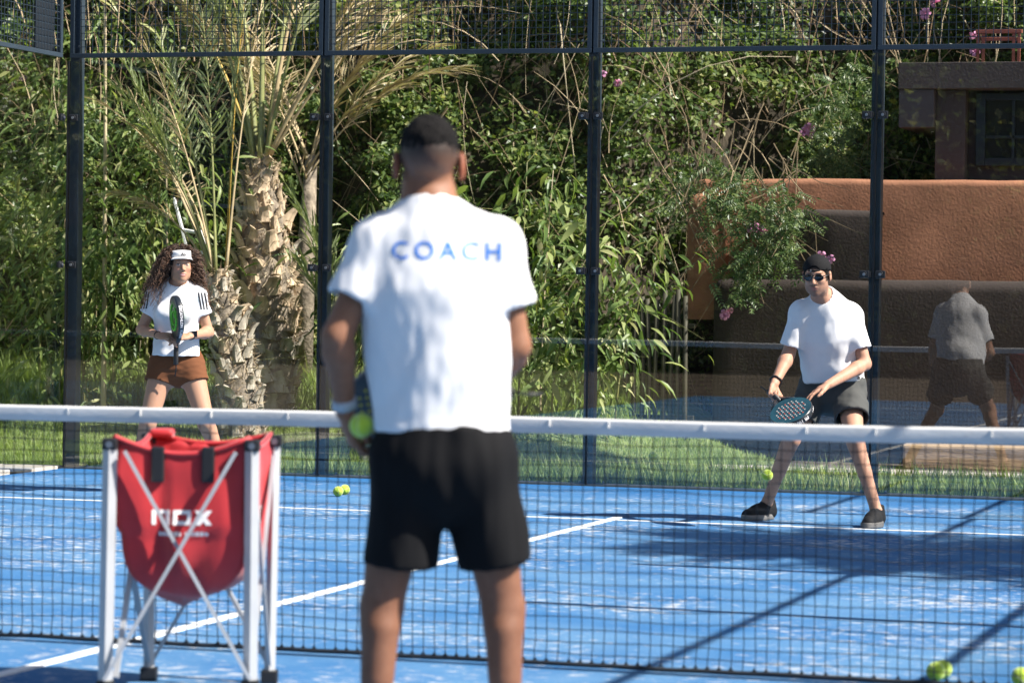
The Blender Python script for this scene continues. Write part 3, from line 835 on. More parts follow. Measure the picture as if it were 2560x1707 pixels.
# pinnate leaves: clumps given by picture position on the wall
Pp = []; Aa = []; Uu = []; Ll = []
def pinnate(p, d, L_, n=9):
    d = d.normalized(); sd = d.cross(Vector((random.gauss(.1, .3), -1, random.gauss(.5, .3)))).normalized(); up = sd.cross(d)
    for i in range(n):
        q = p+d*L_*i/n+Vector((0, 0, -.05*(i/n)**2))
        for sg in (-1, 1):
            Pp.append(q); Aa.append(sd*sg+d*.6+Vector((0, 0, -.15))); Uu.append(up+Vector((random.gauss(0, .2),)*3)); Ll.append(L_*.27*random.uniform(.8, 1.1)*(1-.3*i/n))
    Pp.append(p+d*L_); Aa.append(d); Uu.append(up); Ll.append(L_*.3)
for (cx, cy, rx, ry, n, Y) in ((1850, 520, 85, 65, 80, 13.72), (1900, 625, 75, 55, 62, 13.70), (1800, 440, 60, 50, 40, 13.8), (1970, 540, 45, 60, 38, 13.72), (1850, 710, 50, 40, 22, 13.7), (2080, 380, 55, 150, 80, 15.2), (2150, 250, 40, 90, 40, 15.5), (1690, 470, 40, 60, 24, 14.6)):
    for i in range(n):
        p = at_y(random.gauss(cx, rx*.62), random.gauss(cy, ry*.62), Y+random.uniform(-.15, .25))
        pinnate(p, Vector((random.gauss(.1, .8), random.gauss(-.3, .3), random.gauss(-.5, .5))), random.uniform(.13, .22))
Pp = np.array([rel(q) for q in Pp]); Ll = np.array(Ll)
me = soup(*LEAF_S, Pp, np.array([tuple(v) for v in Aa]), np.array([tuple(v) for v in Uu]), Ll, Ll*.42, name='feathery_leaves')
pin_m = leaf_mat('pinnate_leaf', [(0, (.04, .085, .022)), (.5, (.09, .15, .045)), (1, (.22, .27, .10))], trans=.32, rough=.4, spec=.5)
obj('feathery_leaves', me, pin_m, vine, kind='stuff')
vs_ = MB()
for i in range(46):
    p = at_y(random.gauss(1850, 110), random.gauss(470, 70), 13.85); d = Vector((random.gauss(0, .35), random.gauss(-.1, .1), -random.uniform(.2, .9)))
    vs_.tube([p-d*.4, p, p+d*.5+Vector((random.gauss(0, .06), -.03, 0)), p+d+Vector((random.gauss(0, .1), -.05, .05))], [.006, .005, .004, .002], 4, cap=False)
vs_.v = [rel(v) for v in vs_.v]
vs_.build('stems', mat('vine_stem', (.30, .22, .13), .8, var=.4, vscale=8), vine, kind='stuff')

# ------------------------------------------------------------------ terracotta wall, building and garden pieces
def stucco(name, col):
    m = mat(name, col, .92, var=.32, vscale=2.6, bump=.35, bscale=48, detail=12)
    return m
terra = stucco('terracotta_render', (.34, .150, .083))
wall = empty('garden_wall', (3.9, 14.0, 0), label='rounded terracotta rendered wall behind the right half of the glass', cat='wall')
terra_shade = stucco('shaded_wall_render', (.042, .030, .026))  # wall render with the shade of the lower tier painted into its colour
def adobe(parent, name, x0, x1, y0, y1, z0, z1, rnd=.09, ang=0.0, mt=None):
    """soft-edged rendered block; profile rounded along the top and at the left end"""
    b = MB(); prof = [(y1, z0)]
    for k in range(7):
        a = math.pi/2*k/6; prof.append((y1-rnd+rnd*math.cos(a), z1-rnd+rnd*math.sin(a)))
    for k in range(7):
        a = math.pi/2+math.pi/2*k/6; prof.append((y0+rnd+rnd*math.cos(a), z1-rnd+rnd*math.sin(a)))
    for f in (.75, .5, .25, 0): prof.append((y0, z0+(z1-rnd-z0)*f))
    xs_ = [x0, x0+rnd*.1, x0+rnd*.4, x0+rnd] + list(np.linspace(x0+rnd*2, x1, 28))
    ins = [rnd*.9, rnd*.5, rnd*.15, 0] + [0]*28
    n = len(prof); yc = (y0+y1)/2
    for x, s_ in zip(xs_, ins):
        for (y, z) in prof:
            yy = yc+(y-yc)*(1-s_/((y1-y0)/2)*.8) + .016*nz(x*2.2, y*3, z*2.2) + .006*nz(x*9, y*9, z*9); zz = z-(s_*.8 if z > z1-rnd*1.2 else 0)+(.018*nz(x*1.6, 2.2) if z > z0+.2 else 0)
            b.v.append((x, yy+math.tan(ang)*(x-x0), zz))
    for i in range(len(xs_)-1):
        for k in range(n-1):
            a = i*n+k; b.f.append((a, a+n, a+n+1, a+1))
    b.f.append(tuple(range(n)))
    return b.build(name, mt or terra, parent, smooth=True)
adobe(wall, 'lower_tier', .05, 8, 0, .5, -.05, 1.50, .10, ang=R(0), mt=terra_shade)
adobe(wall, 'upper_tier', -.18, 8, .32, .75, 1.2, 2.33, .055, ang=R(4))
adobe(wall, 'shade_block', .45, 1.40, .05, .45, 1.40, 2.06, .06, mt=terra_shade)  # added dark block standing in for a shaded stretch of the upper wall
adobe(wall, 'pier', -.22, .12, .15, .8, 1.15, 2.2, .09)

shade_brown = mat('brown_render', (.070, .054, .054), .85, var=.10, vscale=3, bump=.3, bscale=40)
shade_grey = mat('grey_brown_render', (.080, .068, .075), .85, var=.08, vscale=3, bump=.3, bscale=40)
dark_frame = mat('dark_window_frame', (.012, .016, .022), .4)
pane_m = mat('dark_pane', (.02, .022, .026), .08, spec=.6)
bld = empty('brown_building', (5.34, 14.75, 2.3), label='brown flat-roofed building with a dark window above the terracotta wall', cat='building')
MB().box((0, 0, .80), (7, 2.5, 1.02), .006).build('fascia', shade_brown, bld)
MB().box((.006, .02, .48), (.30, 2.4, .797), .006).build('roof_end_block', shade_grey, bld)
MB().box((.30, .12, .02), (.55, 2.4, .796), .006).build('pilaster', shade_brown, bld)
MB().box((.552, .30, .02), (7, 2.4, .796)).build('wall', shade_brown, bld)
MB().box((.28, .05, -.03), (7, 2.45, .018), .005).build('floor_slab', dark_frame, bld)
w = MB()
w.box((.62, .24, .17), (.70, .298, .78), .004).box((2.6, .24, .17), (2.68, .298, .78), .004).box((.70, .24, .17), (2.6, .298, .235), .004).box((.70, .24, .72), (2.6, .298, .78), .004).box((1.45, .245, .235), (1.50, .297, .72), .003).box((.92, .25, .235), (.945, .296, .72), .002).box((.70, .25, .40), (2.6, .295, .425), .002)
wf = w.build('window', dark_frame, bld)
MB().box((.70, .27, .235), (2.6, .285, .72)).build('pane', pane_m, wf)

red = mat('rust_red_steel', (.26, .075, .05), .6, var=.2, vscale=10)
fr = empty('red_metal_frame', (5.93, 15.25, 3.3), label='rust red metal frame standing on the roof of the brown building', cat='frame')
for x in (0, .045, .30, .345): MB().box((x-.012, -.012, .022), (x+.012, .012, .30)).build('upright', red, fr)
MB().box((-.02, -.02, .30), (.37, .02, .33), .003).build('crossbar', red, fr)
MB().box((.02, .03, .24), (.34, .05, .27), .003).build('rear_bar', red, fr)

tan = mat('tan_block', (.42, .29, .17), .85, var=.3, vscale=5, bump=.5, bscale=30, stretch=(.4, 1, 2))
s0 = at_y(2258, 1112, 13.3)
stp = MB().box((0, 0, .0), (4, .45, s0.z), .02).build('low_step', tan, label='tan block step in front of the terracotta wall', cat='step')
stp.location = (s0.x, 13.3, 0); stp.rotation_euler = (0, 0, R(8))

screen = empty('bamboo_screen', (3.35, 13.55, 0), label='dark bamboo pole screen between the bamboo bush and the terracotta wall', cat='screen')
pole_m = mat('dark_bamboo_pole', (.055, .05, .03), .7, var=.4, vscale=9)
for i in range(9):
    x = i*.062; MB().tube([(x, random.gauss(0, .01), .0), (x+random.gauss(0, .008), 0, .7), (x+random.gauss(0, .012), 0, 1.35+random.gauss(0, .04))], .021, 7).build('slat', pole_m, screen, smooth=True)
for z in (.35, 1.1): MB().box((-.04, .024, z-.02), (.56, .05, z+.02), .004).build('rail', pole_m, screen)

# white ladder leaning in the cane
alu = mat('white_ladder', (.8, .8, .8), .5, var=.12, vscale=20)
ld = empty('ladder', (0, 0, 0), label='white aluminium ladder leaning among the cane above the woman\'s head', cat='ladder')
q0 = at_y(474, 640, 12.35); q1 = at_y(436, 496, 12.45)
side_v = Vector((.19, -.03, -.03))
for k in (0, 1):
    a = q0+side_v*k-Vector((q1-q0))*1.4; b = q1+side_v*k*(1 if k == 0 else .95)-(Vector(q1-q0)*.5 if k else Vector((0,0,0)))
    MB().tube([a, b], .024, 4, flat=.5).build('rail', alu, ld)
for f in (-.9, -.4, .1, .45): MB().tube([q0+(q1-q0)*f, q0+(q1-q0)*f+side_v], .014, 6).build('rung', alu, ld)

# ------------------------------------------------------------------ off to the right and behind the camera (seen only as shade and reflection)
palmE, topE = palm((12.5, 5.35, 0), (.1, .1), 5.2, .24, .15, 'tall palm beyond the right side wall whose crown shades the court', 60, .5)
for i in range(58):
    az = i*2.4+random.gauss(0, .2); ti = random.uniform(.35, 1.45)
    frond(palmE, Vector(topE), az, ti, random.uniform(1.0, 1.65), random.uniform(.4, 1.2), 0, .035, leafl=.36, nleaf=56, start=.15)
tall = empty('shade_tree', (10.3, 11.30, 0), label='unseen tall narrow tree added beyond the right corner to shade the lawn', cat='tree')  # added tree, out of view, shaped to throw shade on the lawn
MB().tube([(0, 0, 0), (.02, 0, 3), (0, .02, 8.6)], [.09, .07, .02], 8).build('trunk', bark, tall, smooth=True)
n = 9000; z = RNG.uniform(3.2, 9.3, n); a = RNG.uniform(0, 2*math.pi, n); r_ = .52*np.sqrt(RNG.random(n))*np.clip((9.6-z)/2, .2, 1)
obj('crown', soup(*LEAF_S, np.stack([r_*np.cos(a), r_*np.sin(a), z], -1), RNG.normal(0, 1, (n, 3)), RNG.normal(0, 1, (n, 3)), .14, .08, name='crown'), vine_m, tall, kind='stuff')
palmF, topF = palm((14.1, 5.0, 0), (-.1, .1), 5.3, .22, .12, 'second tall palm, unseen, added further beyond the right side wall for shade', 50, .5)  # added palm, out of view, carries the crown shade further right
for i in range(44):
    frond(palmF, Vector(topF), i*2.4+random.gauss(0, .2), random.uniform(.35, 1.45), random.uniform(1.2, 1.9), random.uniform(.4, 1.2), 0, .035, leafl=.38, nleaf=50, start=.15)
hedge_core = mat('hedge_core', (.02, .03, .012), .95)
hg = empty('hedge', (4, -26, 0), label='tall dark hedge behind the near end of the court', cat='hedge')
MB().box((-26, -1.2, 0), (24, 1.2, 6.6), .3).build('core', hedge_core, hg)
n = 26000; x = RNG.uniform(-26, 24, n); z = RNG.uniform(.1, 8.2, n)
P = np.stack([x, 1.25+.5*np.sin(x*1.1+z)+RNG.uniform(-.4, .5, n), z], -1)
l = RNG.uniform(.14, .3, n)
obj('foliage', soup(*LEAF_S, P, RNG.normal(0, 1, (n, 3)), RNG.normal(0, 1, (n, 3))+np.array((0, .6, .6)), l, l*.6, name='foliage'), vine_m, hg, kind='stuff')
club = empty('clubhouse', (14, -22, 0), label='terracotta clubhouse behind the near end of the court', cat='building')
MB().box((-3, -3, 0), (9, 3, 3.6), .08).build('wall', terra, club)
for i in range(3): MB().box((-1.8+i*3.2, 3.0, .9), (-.2+i*3.2, 3.03, 2.5), .01).build('window', pane_m, club)
MB().box((-3.3, -3.3, 3.6), (9.3, 3.3, 3.9), .03).build('roof', shade_brown, club)

# ------------------------------------------------------------------ ball cart
VROT = -YAW            # things that face the camera are turned by the viewing angle
alum = mat('cart_aluminium', (.44, .45, .47), .42, metal=.3, var=.06, vscale=9)
blk = mat('black_plastic', (.012, .012, .014), .45)
red_cloth = mat('red_nylon', (.42, .012, .018), .55, sheen=.3, var=.12, vscale=6, bump=.06, bscale=260)
white_print = mat('white_print', (.78, .76, .76), .7)
co = on_ground(476, 1721)
cart = empty('ball_cart', (co.x, co.y, 0), VROT, label='folding ball cart with a red bag and silver legs in front of the net', cat='ball cart')
LEG = {'fl': (-.258, -.16), 'fr': (.205, -.09), 'rl': (-.160, .20), 'rr': (.247, .17)}
TOP = {'fl': (-.252, -.16), 'fr': (.205, -.13), 'rl': (-.175, .24), 'rr': (.250, .22)}
TZ = .818
for k, (x, y) in LEG.items():
    tx_, ty_ = TOP[k]
    b = MB(); s_ = .018
    b.tube([(x, y, .02), (tx_, ty_, TZ-.02)], .024 if k[0] == 'f' else .019, 4, up=(1, 1, 0))
    lg = b.build('leg', alum, cart)
    MB().box((x-.028, y-.028, 0), (x+.028, y+.028, .045), .006).build('foot', blk, lg)
    MB().box((tx_-.025, ty_-.025, TZ-.028), (tx_+.025, ty_+.025, TZ+.010), .007).build('corner_cap', blk, lg)
    MB().lathe([(.011, -.004), (.011, 0), (.006, .002)], (tx_+(.0 if k != 'fl' else .0), ty_-.026, TZ-.010), 'y', 10).build('rivet', bolt_m, lg)
def brace(a, b, dy):
    ax, ay = a; bx2, by2 = b
    MB().tube([(ax, ay+dy, TZ-.03), (bx2, by2+dy, .05)], .0125, 4, flat=.7).build('brace', alum, cart)
brace((TOP['fl'][0]+.05, TOP['fl'][1]), (LEG['fr'][0]-.0, LEG['fr'][1]), -.022)
brace((TOP['fr'][0]-.05, TOP['fr'][1]), (LEG['fl'][0]+.0, LEG['fl'][1]), -.036)
brace(TOP['rl'], LEG['rr'], .02); brace(TOP['rr'], LEG['rl'], .034)
brace(TOP['fl'], LEG['rl'], .0); brace(TOP['rl'], (LEG['fl'][0]+.03, LEG['fl'][1]+.03), .0)
brace(TOP['fr'], LEG['rr'], .0); brace(TOP['rr'], (LEG['fr'][0], LEG['fr'][1]+.03), .0)
# bag: hangs from the four corners, rim sagging between them, bottom rounded
corners = [Vector((*TOP[k], 0)) for k in ('fl', 'fr', 'rr', 'rl')]
def rim(u):
    u = (u % 1.0)*4; i = int(u) % 4; f = u-int(u)
    p = corners[i].lerp(corners[(i+1) % 4], f); sag = 4*f*(1-f)
    c = sum(corners, Vector())/4
    return p.lerp(c, .05+.05*sag), (.055 if i == 0 else .035)*sag
bagc = sum(corners, Vector())/4
bag = MB(); nu, nvv = 72, 22
for j in range(nvv+1):
    t = j/nvv
    for i in range(nu):
        u = i/nu; p, sag = rim(u)
        sh = 1.0-.10*t if t < .55 else (1-.055)*math.sqrt(max(0, 1-((t-.55)/.455)**3.2))*.955
        z = TZ+.012-sag*(1-t)**2-.53*t + .05*(1-sh)*0
        q = bagc+(p-bagc)*sh
        ff = nz(u*11, t*1.6, 3)*.050*min(1, t*4+.15)*sh + nz(u*24, t*2.2, 8)*.022*sh
        q = q+(p-bagc).normalized()*ff
        bag.v.append((q.x, q.y, z+.05*t*t*nz(u*4, 1, 2)))
for j in range(nvv):
    for i in range(nu):
        a = j*nu+i; b2 = j*nu+(i+1) % nu
        bag.f.append((a, b2, b2+nu, a+nu))
bag.f.append(tuple(nvv*nu+i for i in range(nu)))
bag_o = bag.build('bag', red_cloth, cart, smooth=True)
sm_ = bag_o.modifiers.new('thickness', 'SOLIDIFY'); sm_.thickness = .004; sm_.offset = -1
hem = MB().tube([(*(rim(i/48)[0]*1.0).xy, TZ+.014-rim(i/48)[1]) for i in range(49)], .009, 6, cap=False)
hem.build('rim_hem', red_cloth, bag_o, smooth=True)
for f in (.31, .70):
    p, sag = rim(f/4*1.0)
    MB().box((p.x-.021, p.y-.016, TZ-sag-.085), (p.x+.021, p.y+.012, TZ-sag+.03), .006).build('strap', blk, cart)
lid = MB().box((-.17, .19, TZ-.004), (-.09, .27, TZ+.026), .012)
lid.build('flap', red_cloth, bag_o, smooth=True)

# projected print
from mathutils.bvhtree import BVHTree
def stick(me, target_me, place, direction, off=.0022):
    """lay flat lettering onto a surface: place() maps flat x,y to 3-D, then follow direction onto target"""
    bm = bmesh.new(); bm.from_mesh(me)
    bmesh.ops.triangulate(bm, faces=bm.faces)
    for _ in range(3):
        long_ = [e for e in bm.edges if e.calc_length() > .007]
        if long_: bmesh.ops.subdivide_edges(bm, edges=long_, cuts=1)
    bmesh.ops.triangulate(bm, faces=bm.faces)
    bv = BVHTree.FromPolygons([v.co.copy() for v in target_me.vertices], [tuple(p_.vertices) for p_ in target_me.polygons])
    d = Vector(direction).normalized()
    lost = []
    for v in bm.verts:
        o_ = place(v.co.x, v.co.y)
        hit = bv.ray_cast(o_, d)
        if hit[0] is not None: v.co = hit[0]-d*off
        else: lost.append(v)
    if lost: bmesh.ops.delete(bm, geom=lost, context='VERTS')
    bmesh.ops.recalc_face_normals(bm, faces=bm.faces)
    bm.to_mesh(me); bm.free()
    return me
def block_letters(word, h, w, gap, th):
    """wide squared letters n, o, x drawn from bars"""
    b = MB(); x = 0
    def bar(x0, y0, x1, y1): b.add([(x0, y0, 0), (x1, y0, 0), (x1, y1, 0), (x0, y1, 0)], [(0, 1, 2, 3)])
    for ch in word:
        if ch == 'n':
            bar(x, 0, x+th, h); bar(x+th, h-th, x+w, h); bar(x+w-th, 0, x+w, h-th)
        if ch == 'o':
            bar(x, 0, x+th, h); bar(x+w-th, 0, x+w, h); bar(x+th, 0, x+w-th, th); bar(x+th, h-th, x+w-th, h)
        if ch == 'x':
            for sg in (0, 1):
                y0, y1 = (0, h) if sg == 0 else (h, 0)
                b.add([(x, y0, 0), (x+th*1.5, y0, 0), (x+w, y1, 0), (x+w-th*1.5, y1, 0)], [(0, 1, 2, 3)])
        x += w+gap
    me = b.mesh('lettering'); 
    for v in me.vertices: v.co.x -= (x-gap)/2; v.co.y -= h/2
    return me
lt = stick(block_letters('nox', .048, .058, .011, .013), bag_o.data, lambda x, y: Vector((-.02+x, -.6, .572+y)), (0, 1, 0))
obj('logo_print', lt, white_print, bag_o)
b = MB(); x = -.085
random.seed(3)
while x < .085:
    wv = random.uniform(.007, .013); b.add([(x, 0, 0), (x+wv, 0, 0), (x+wv, .014*random.choice((.75, 1)), 0), (x, .014, 0)], [(0, 1, 2, 3)]); x += wv+(.003 if random.random() < .8 else .012)
lt = stick(b.mesh('tagline_print'), bag_o.data, lambda x, y: Vector((-.01+x, -.6, .512+y)), (0, 1, 0))
obj('tagline_print', lt, white_print, bag_o)
# the same mark on the right side of the bag
lt = stick(block_letters('nox', .055, .055, .01, .018), bag_o.data, lambda x, y: Vector((.8, .04+x, .572+y)), (-1, 0, 0))
obj('side_print', lt, white_print, bag_o)
# balls in the bag
for i, (x, y, z) in enumerate(((-.05, .0, .42), (.05, .06, .43), (.1, -.05, .42), (-.12, .07, .43), (0.0, .1, .42))):
    p = Matrix.Rotation(VROT, 3, 'Z') @ Vector((x, y, z))
    make_ball((co.x+p.x, co.y+p.y, z), ['yellow ball at the left inside the red bag', 'yellow ball near the back inside the red bag', 'yellow ball at the right inside the red bag', 'yellow ball in the far left of the red bag', 'yellow ball in the middle back of the red bag'][i], group='tennis balls in the bag')

# ------------------------------------------------------------------ bodies grown from a distance field, one skin each
class Vol:
    def __init__(s, lo, hi, h, fine=()):
        s.ax = []
        for a in range(3):
            c = [lo[a]]
            while c[-1] < hi[a]:
                st = h
                for (b0, b1, hf) in fine:
                    if b0[a] <= c[-1] <= b1[a]: st = min(st, hf)
                c.append(c[-1]+st)
            s.ax.append(np.array(c, np.float32))
        s.D = np.full([len(c) for c in s.ax], 9.0, np.float32)
    def reg(s, lo, hi):
        sl = []; cs = []
        for a in range(3):
            i0 = max(0, np.searchsorted(s.ax[a], lo[a])-1); i1 = min(len(s.ax[a]), np.searchsorted(s.ax[a], hi[a])+1)
            sl.append(slice(i0, i1)); sh = [1, 1, 1]; sh[a] = -1; cs.append(s.ax[a][i0:i1].reshape(sh))
        return tuple(sl), cs
    def put(s, prim, k=.02, op='u'):
        f, lo, hi = prim; mg = k+.03
        sl, (x, y, z) = s.reg([v-mg for v in lo], [v+mg for v in hi])
        a = s.D[sl]
        if a.size == 0: return s
        b = f(x, y, z)
        if op == 's': b = -b; a_, b_ = -a, -b
        else: a_, b_ = a, b
        if k > 0:
            h = np.clip(.5+.5*(b_-a_)/k, 0, 1); r_ = b_+(a_-b_)*h-k*h*(1-h)
        else: r_ = np.minimum(a_, b_)
        s.D[sl] = -r_ if op == 's' else r_
        return s
    def mesh(s, name, smooth=2):
        D = s.D; X, Y, Z = s.ax; neg = D < 0
        ny, nz_ = D.shape[1], D.shape[2]
        ids = []; pos = []; quads = []
        for a in range(3):
            s0 = [slice(None)]*3; s1 = [slice(None)]*3; s0[a] = slice(0, -1); s1[a] = slice(1, None)
            d0 = D[tuple(s0)]; d1 = D[tuple(s1)]
            cr = np.nonzero((d0 < 0) != (d1 < 0))
            b_, c_ = [q for q in range(3) if q != a]
            ok = (cr[b_] > 0) & (cr[c_] > 0) & (cr[b_] < D.shape[b_]-1) & (cr[c_] < D.shape[c_]-1)
            cr = tuple(q[ok] for q in cr)
            v0 = d0[cr]; v1 = d1[cr]; t = v0/(v0-v1)
            P = np.stack([s.ax[q][cr[q]] for q in range(3)], -1)
            P[:, a] += t*(s.ax[a][cr[a]+1]-s.ax[a][cr[a]])
            four = []
            for (db, dc) in ((-1, -1), (0, -1), (0, 0), (-1, 0)):
                c3 = [None]*3; c3[a] = cr[a]; c3[b_] = cr[b_]+db; c3[c_] = cr[c_]+dc
                four.append((c3[0].astype(np.int64)*ny+c3[1])*nz_+c3[2]); pos.append(P)
            four = np.stack(four, -1); ids.append(four)
            fl = (v0 < 0) ^ (a == 1)
            quads.append(np.where(fl[:, None], four, four[:, ::-1]))
        flat = np.concatenate([i.T.ravel() for i in ids]); posf = np.concatenate(pos)
        uq, inv = np.unique(flat, return_inverse=True)
        cnt = np.bincount(inv); V = np.stack([np.bincount(inv, posf[:, q])/cnt for q in range(3)], -1)
        Q = np.searchsorted(uq, np.concatenate(quads))
        for _ in range(smooth):
            acc = np.zeros_like(V); n = np.zeros(len(V))
            for k in range(4):
                i0 = Q[:, k]; i1 = Q[:, (k+1) % 4]
                for q in range(3): acc[:, q] += np.bincount(i0, V[i1, q], len(V))+np.bincount(i1, V[i0, q], len(V))
                n += np.bincount(i0, minlength=len(V))+np.bincount(i1, minlength=len(V))
            V = V*.5+.5*acc/np.maximum(n, 1)[:, None]
        return raw_mesh(name, V, Q, True)

def A3(v): return np.array(v, np.float32)
def cone(a, b, ra, rb, fl=None):
    a = A3(a); b = A3(b); rm = max(ra, rb)
    if fl is not None:
        n, sc = A3(fl[0]), fl[1]; n = n/np.linalg.norm(n); kk = 1/sc-1
    ba = b-a
    if fl is not None: ba = ba+n*(ba@n)*kk
    bb = float(ba@ba)+1e-9
    def f(x, y, z):
        px = x-a[0]; py = y-a[1]; pz = z-a[2]
        if fl is not None:
            c = (px*n[0]+py*n[1]+pz*n[2])*kk; px = px+c*n[0]; py = py+c*n[1]; pz = pz+c*n[2]
        t = np.clip((px*ba[0]+py*ba[1]+pz*ba[2])/bb, 0, 1)
        d = np.sqrt((px-ba[0]*t)**2+(py-ba[1]*t)**2+(pz-ba[2]*t)**2)-(ra+(rb-ra)*t)
        return d*(min(1, fl[1])**.5 if fl is not None else 1)
    e = rm*(max(1, fl[1]) if fl is not None else 1)
    return f, np.minimum(a, b)-e, np.maximum(a, b)+e
def ell(c, r, M=None):
    c = A3(c); r = A3(r); M = np.eye(3, dtype=np.float32) if M is None else np.array(M, np.float32)
    def f(x, y, z):
        px = x-c[0]; py = y-c[1]; pz = z-c[2]
        q = [(px*M[i][0]+py*M[i][1]+pz*M[i][2])/r[i] for i in range(3)]
        k0 = np.sqrt(q[0]**2+q[1]**2+q[2]**2); k1 = np.sqrt((q[0]/r[0])**2+(q[1]/r[1])**2+(q[2]/r[2])**2)+1e-6
        return k0*(k0-1)/k1
    e = np.abs(M).T @ r
    return f, c-e, c+e
def chain(vol, pts, rads, k=.01, fl=None):
    for i in range(len(pts)-1): vol.put(cone(pts[i], pts[i+1], rads[i], rads[i+1], fl), k)
def half(c, n, big=2.0, lo=None, hi=None):
    """half space: inside (negative) where (p-c).n > 0 is false"""
    c = A3(c); n = A3(n); n = n/np.linalg.norm(n)
    def f(x, y, z): return -((x-c[0])*n[0]+(y-c[1])*n[1]+(z-c[2])*n[2])
    return f, (lo if lo is not None else c-big), (hi if hi is not None else c+big)
def lerp(a, b, t): return tuple(np.array(a, float)*(1-t)+np.array(b, float)*t)

def basis(fwd, up=(0, 0, 1)):
    f = Vector(fwd).normalized(); r_ = f.cross(Vector(up)).normalized(); u = r_.cross(f)
    return np.array([r_, f, u])           # rows: subject's right, forward, up

def head_prims(vol, c, B, s=1.0, male=True, ear=1.0):
    """c = middle of the head, B rows right / forward / up"""
    W_ = lambda p: tuple(np.array(c)+s*(B.T @ np.array(p)))
    E = lambda p, r_: ell(W_(p), np.array(r_)*s, B)
    vol.put(E((0, -.020, .034), (.074, .094, .082)), .02)
    vol.put(E((0, .030, -.022), (.060, .062, .085)), .03)
    vol.put(E((0, .045, -.070), (.046 if male else .040, .042, .040)), .03)
    vol.put(E((0, .070, -.098), (.021, .018, .016)), .022)
    for sx in (-1, 1):
        vol.put(E((sx*.044, .005, -.062), (.016, .035, .028)), .03)      # jaw angle
        vol.put(E((sx*.036, .062, -.022), (.022, .022, .020)), .02)      # cheek
    vol.put(E((0, .084, .026), (.048, .012, .010)), .018)                # brow
    for sx in (-1, 1): vol.put(E((sx*.031, .102, .004), (.019, .016, .012)), .012, 's')
    for sx in (-1, 1): vol.put(E((sx*.031, .0785, .003), (.0145, .0125, .0115)), .003)
    vol.put(cone(W_((0, .088, .012)), W_((0, .112, -.030)), .0075*s, .0105*s), .012)
    for sx in (-1, 1): vol.put(E((sx*.012, .098, -.034), (.008, .010, .007)), .006)
    vol.put(E((0, .088, -.060), (.024, .012, .0065)), .006)
    vol.put(E((0, .085, -.073), (.021, .012, .0075)), .006)
    vol.put(E((0, .104, -.0665), (.024, .010, .0022)), .003, 's')
    for sx in (-1, 1):
        vol.put(E((sx*(.079+.006*(ear-1)/.3), -.008, -.006), (.010*ear, .019*ear, .032*ear)), .006)
        vol.put(E((sx*.089, -.004, -.004), (.005, .010, .017)), .004, 's')
    return W_

def hand_prims(vol, wrist, palm_dir, palm_n, fingers, thumb, s=1.0, side=1):
    """wrist point, unit direction to the knuckles, palm normal; fingers = 4 curl angles, thumb = list of points (local)"""
    d = Vector(palm_dir).normalized(); n = (Vector(palm_n)-d*Vector(palm_n).dot(d)).normalized(); x = d.cross(n)*side
    w = Vector(wrist)
    fl = (tuple(n), .58)
    vol.put(cone(tuple(w-d*.01), tuple(w+d*.045*s), .025*s, .034*s, fl), .012)
    vol.put(cone(tuple(w+d*.03*s-x*.018*s), tuple(w+d*.082*s-x*.026*s), .022*s, .018*s, fl), .012)
    vol.put(cone(tuple(w+d*.03*s+x*.016*s), tuple(w+d*.086*s+x*.020*s), .024*s, .019*s, fl), .012)
    for i, cu in enumerate(fingers):
        off = (.031, .011, -.010, -.029)[i]; ln = (.074, .082, .076, .060)[i]*s
        p = w+d*(.086, .091, .087, .078)[i]*s+x*off*s
        pts = [p-d*.012]; a = .0; dd = d+x*(off*1.6)
        for j, fr_ in enumerate((.44, .32, .26)):
            a += cu*(.85, 1.1, .7)[j]
            v = (dd.normalized()*math.cos(a)+n*math.sin(a)); p = p+v*ln*fr_; pts.append(p.copy())
        for j in range(3): vol.put(cone(tuple(pts[j]), tuple(pts[j+1]), (.0098, .0090, .0082)[j]*s, (.0090, .0082, .0072)[j]*s), .003)
    tp = [w+d*t[0]*s+x*t[1]*s+n*t[2]*s for t in thumb]
    for j in range(len(tp)-1): vol.put(cone(tuple(tp[j]), tuple(tp[j+1]), (.0175, .0125, .0105)[j]*s, (.0125, .0105, .0088)[j]*s), .008)

def vcol(me, fn):
    n = len(me.vertices); co_ = np.zeros(n*3, np.float32); me.vertices.foreach_get('co', co_); co_ = co_.reshape(-1, 3)
    C = fn(co_); at = me.attributes.new('Col', 'FLOAT_COLOR', 'POINT')
    C4 = np.concatenate([np.clip(C, 0, 1), np.ones((n, 1))], 1).astype(np.float32)
    at.data.foreach_set('color', C4.ravel())
def displace(me, fn):
    n = len(me.vertices); co_ = np.zeros(n*3, np.float32); me.vertices.foreach_get('co', co_); co_ = co_.reshape(-1, 3)
    no = np.zeros(n*3, np.float32); me.vertex_normals.foreach_get('vector', no); no = no.reshape(-1, 3)
    d = np.array([fn(*p) for p in co_.tolist()], np.float32)
    me.vertices.foreach_set('co', (co_+no*d[:, None]).ravel()); me.update()
def blob(P, c, r):
    return np.clip(1-np.linalg.norm((P-np.array(c))/np.array(r), axis=1), 0, 1)
SKIN = col_attr_mat('skin', .58, sss=.12, spec=.35, bump=.05, bscale=260)
white_cotton = mat('white_cotton', (.74, .74, .76), .9, sheen=.15, bump=.05, bscale=600)
WHITE_TEE = white_cotton

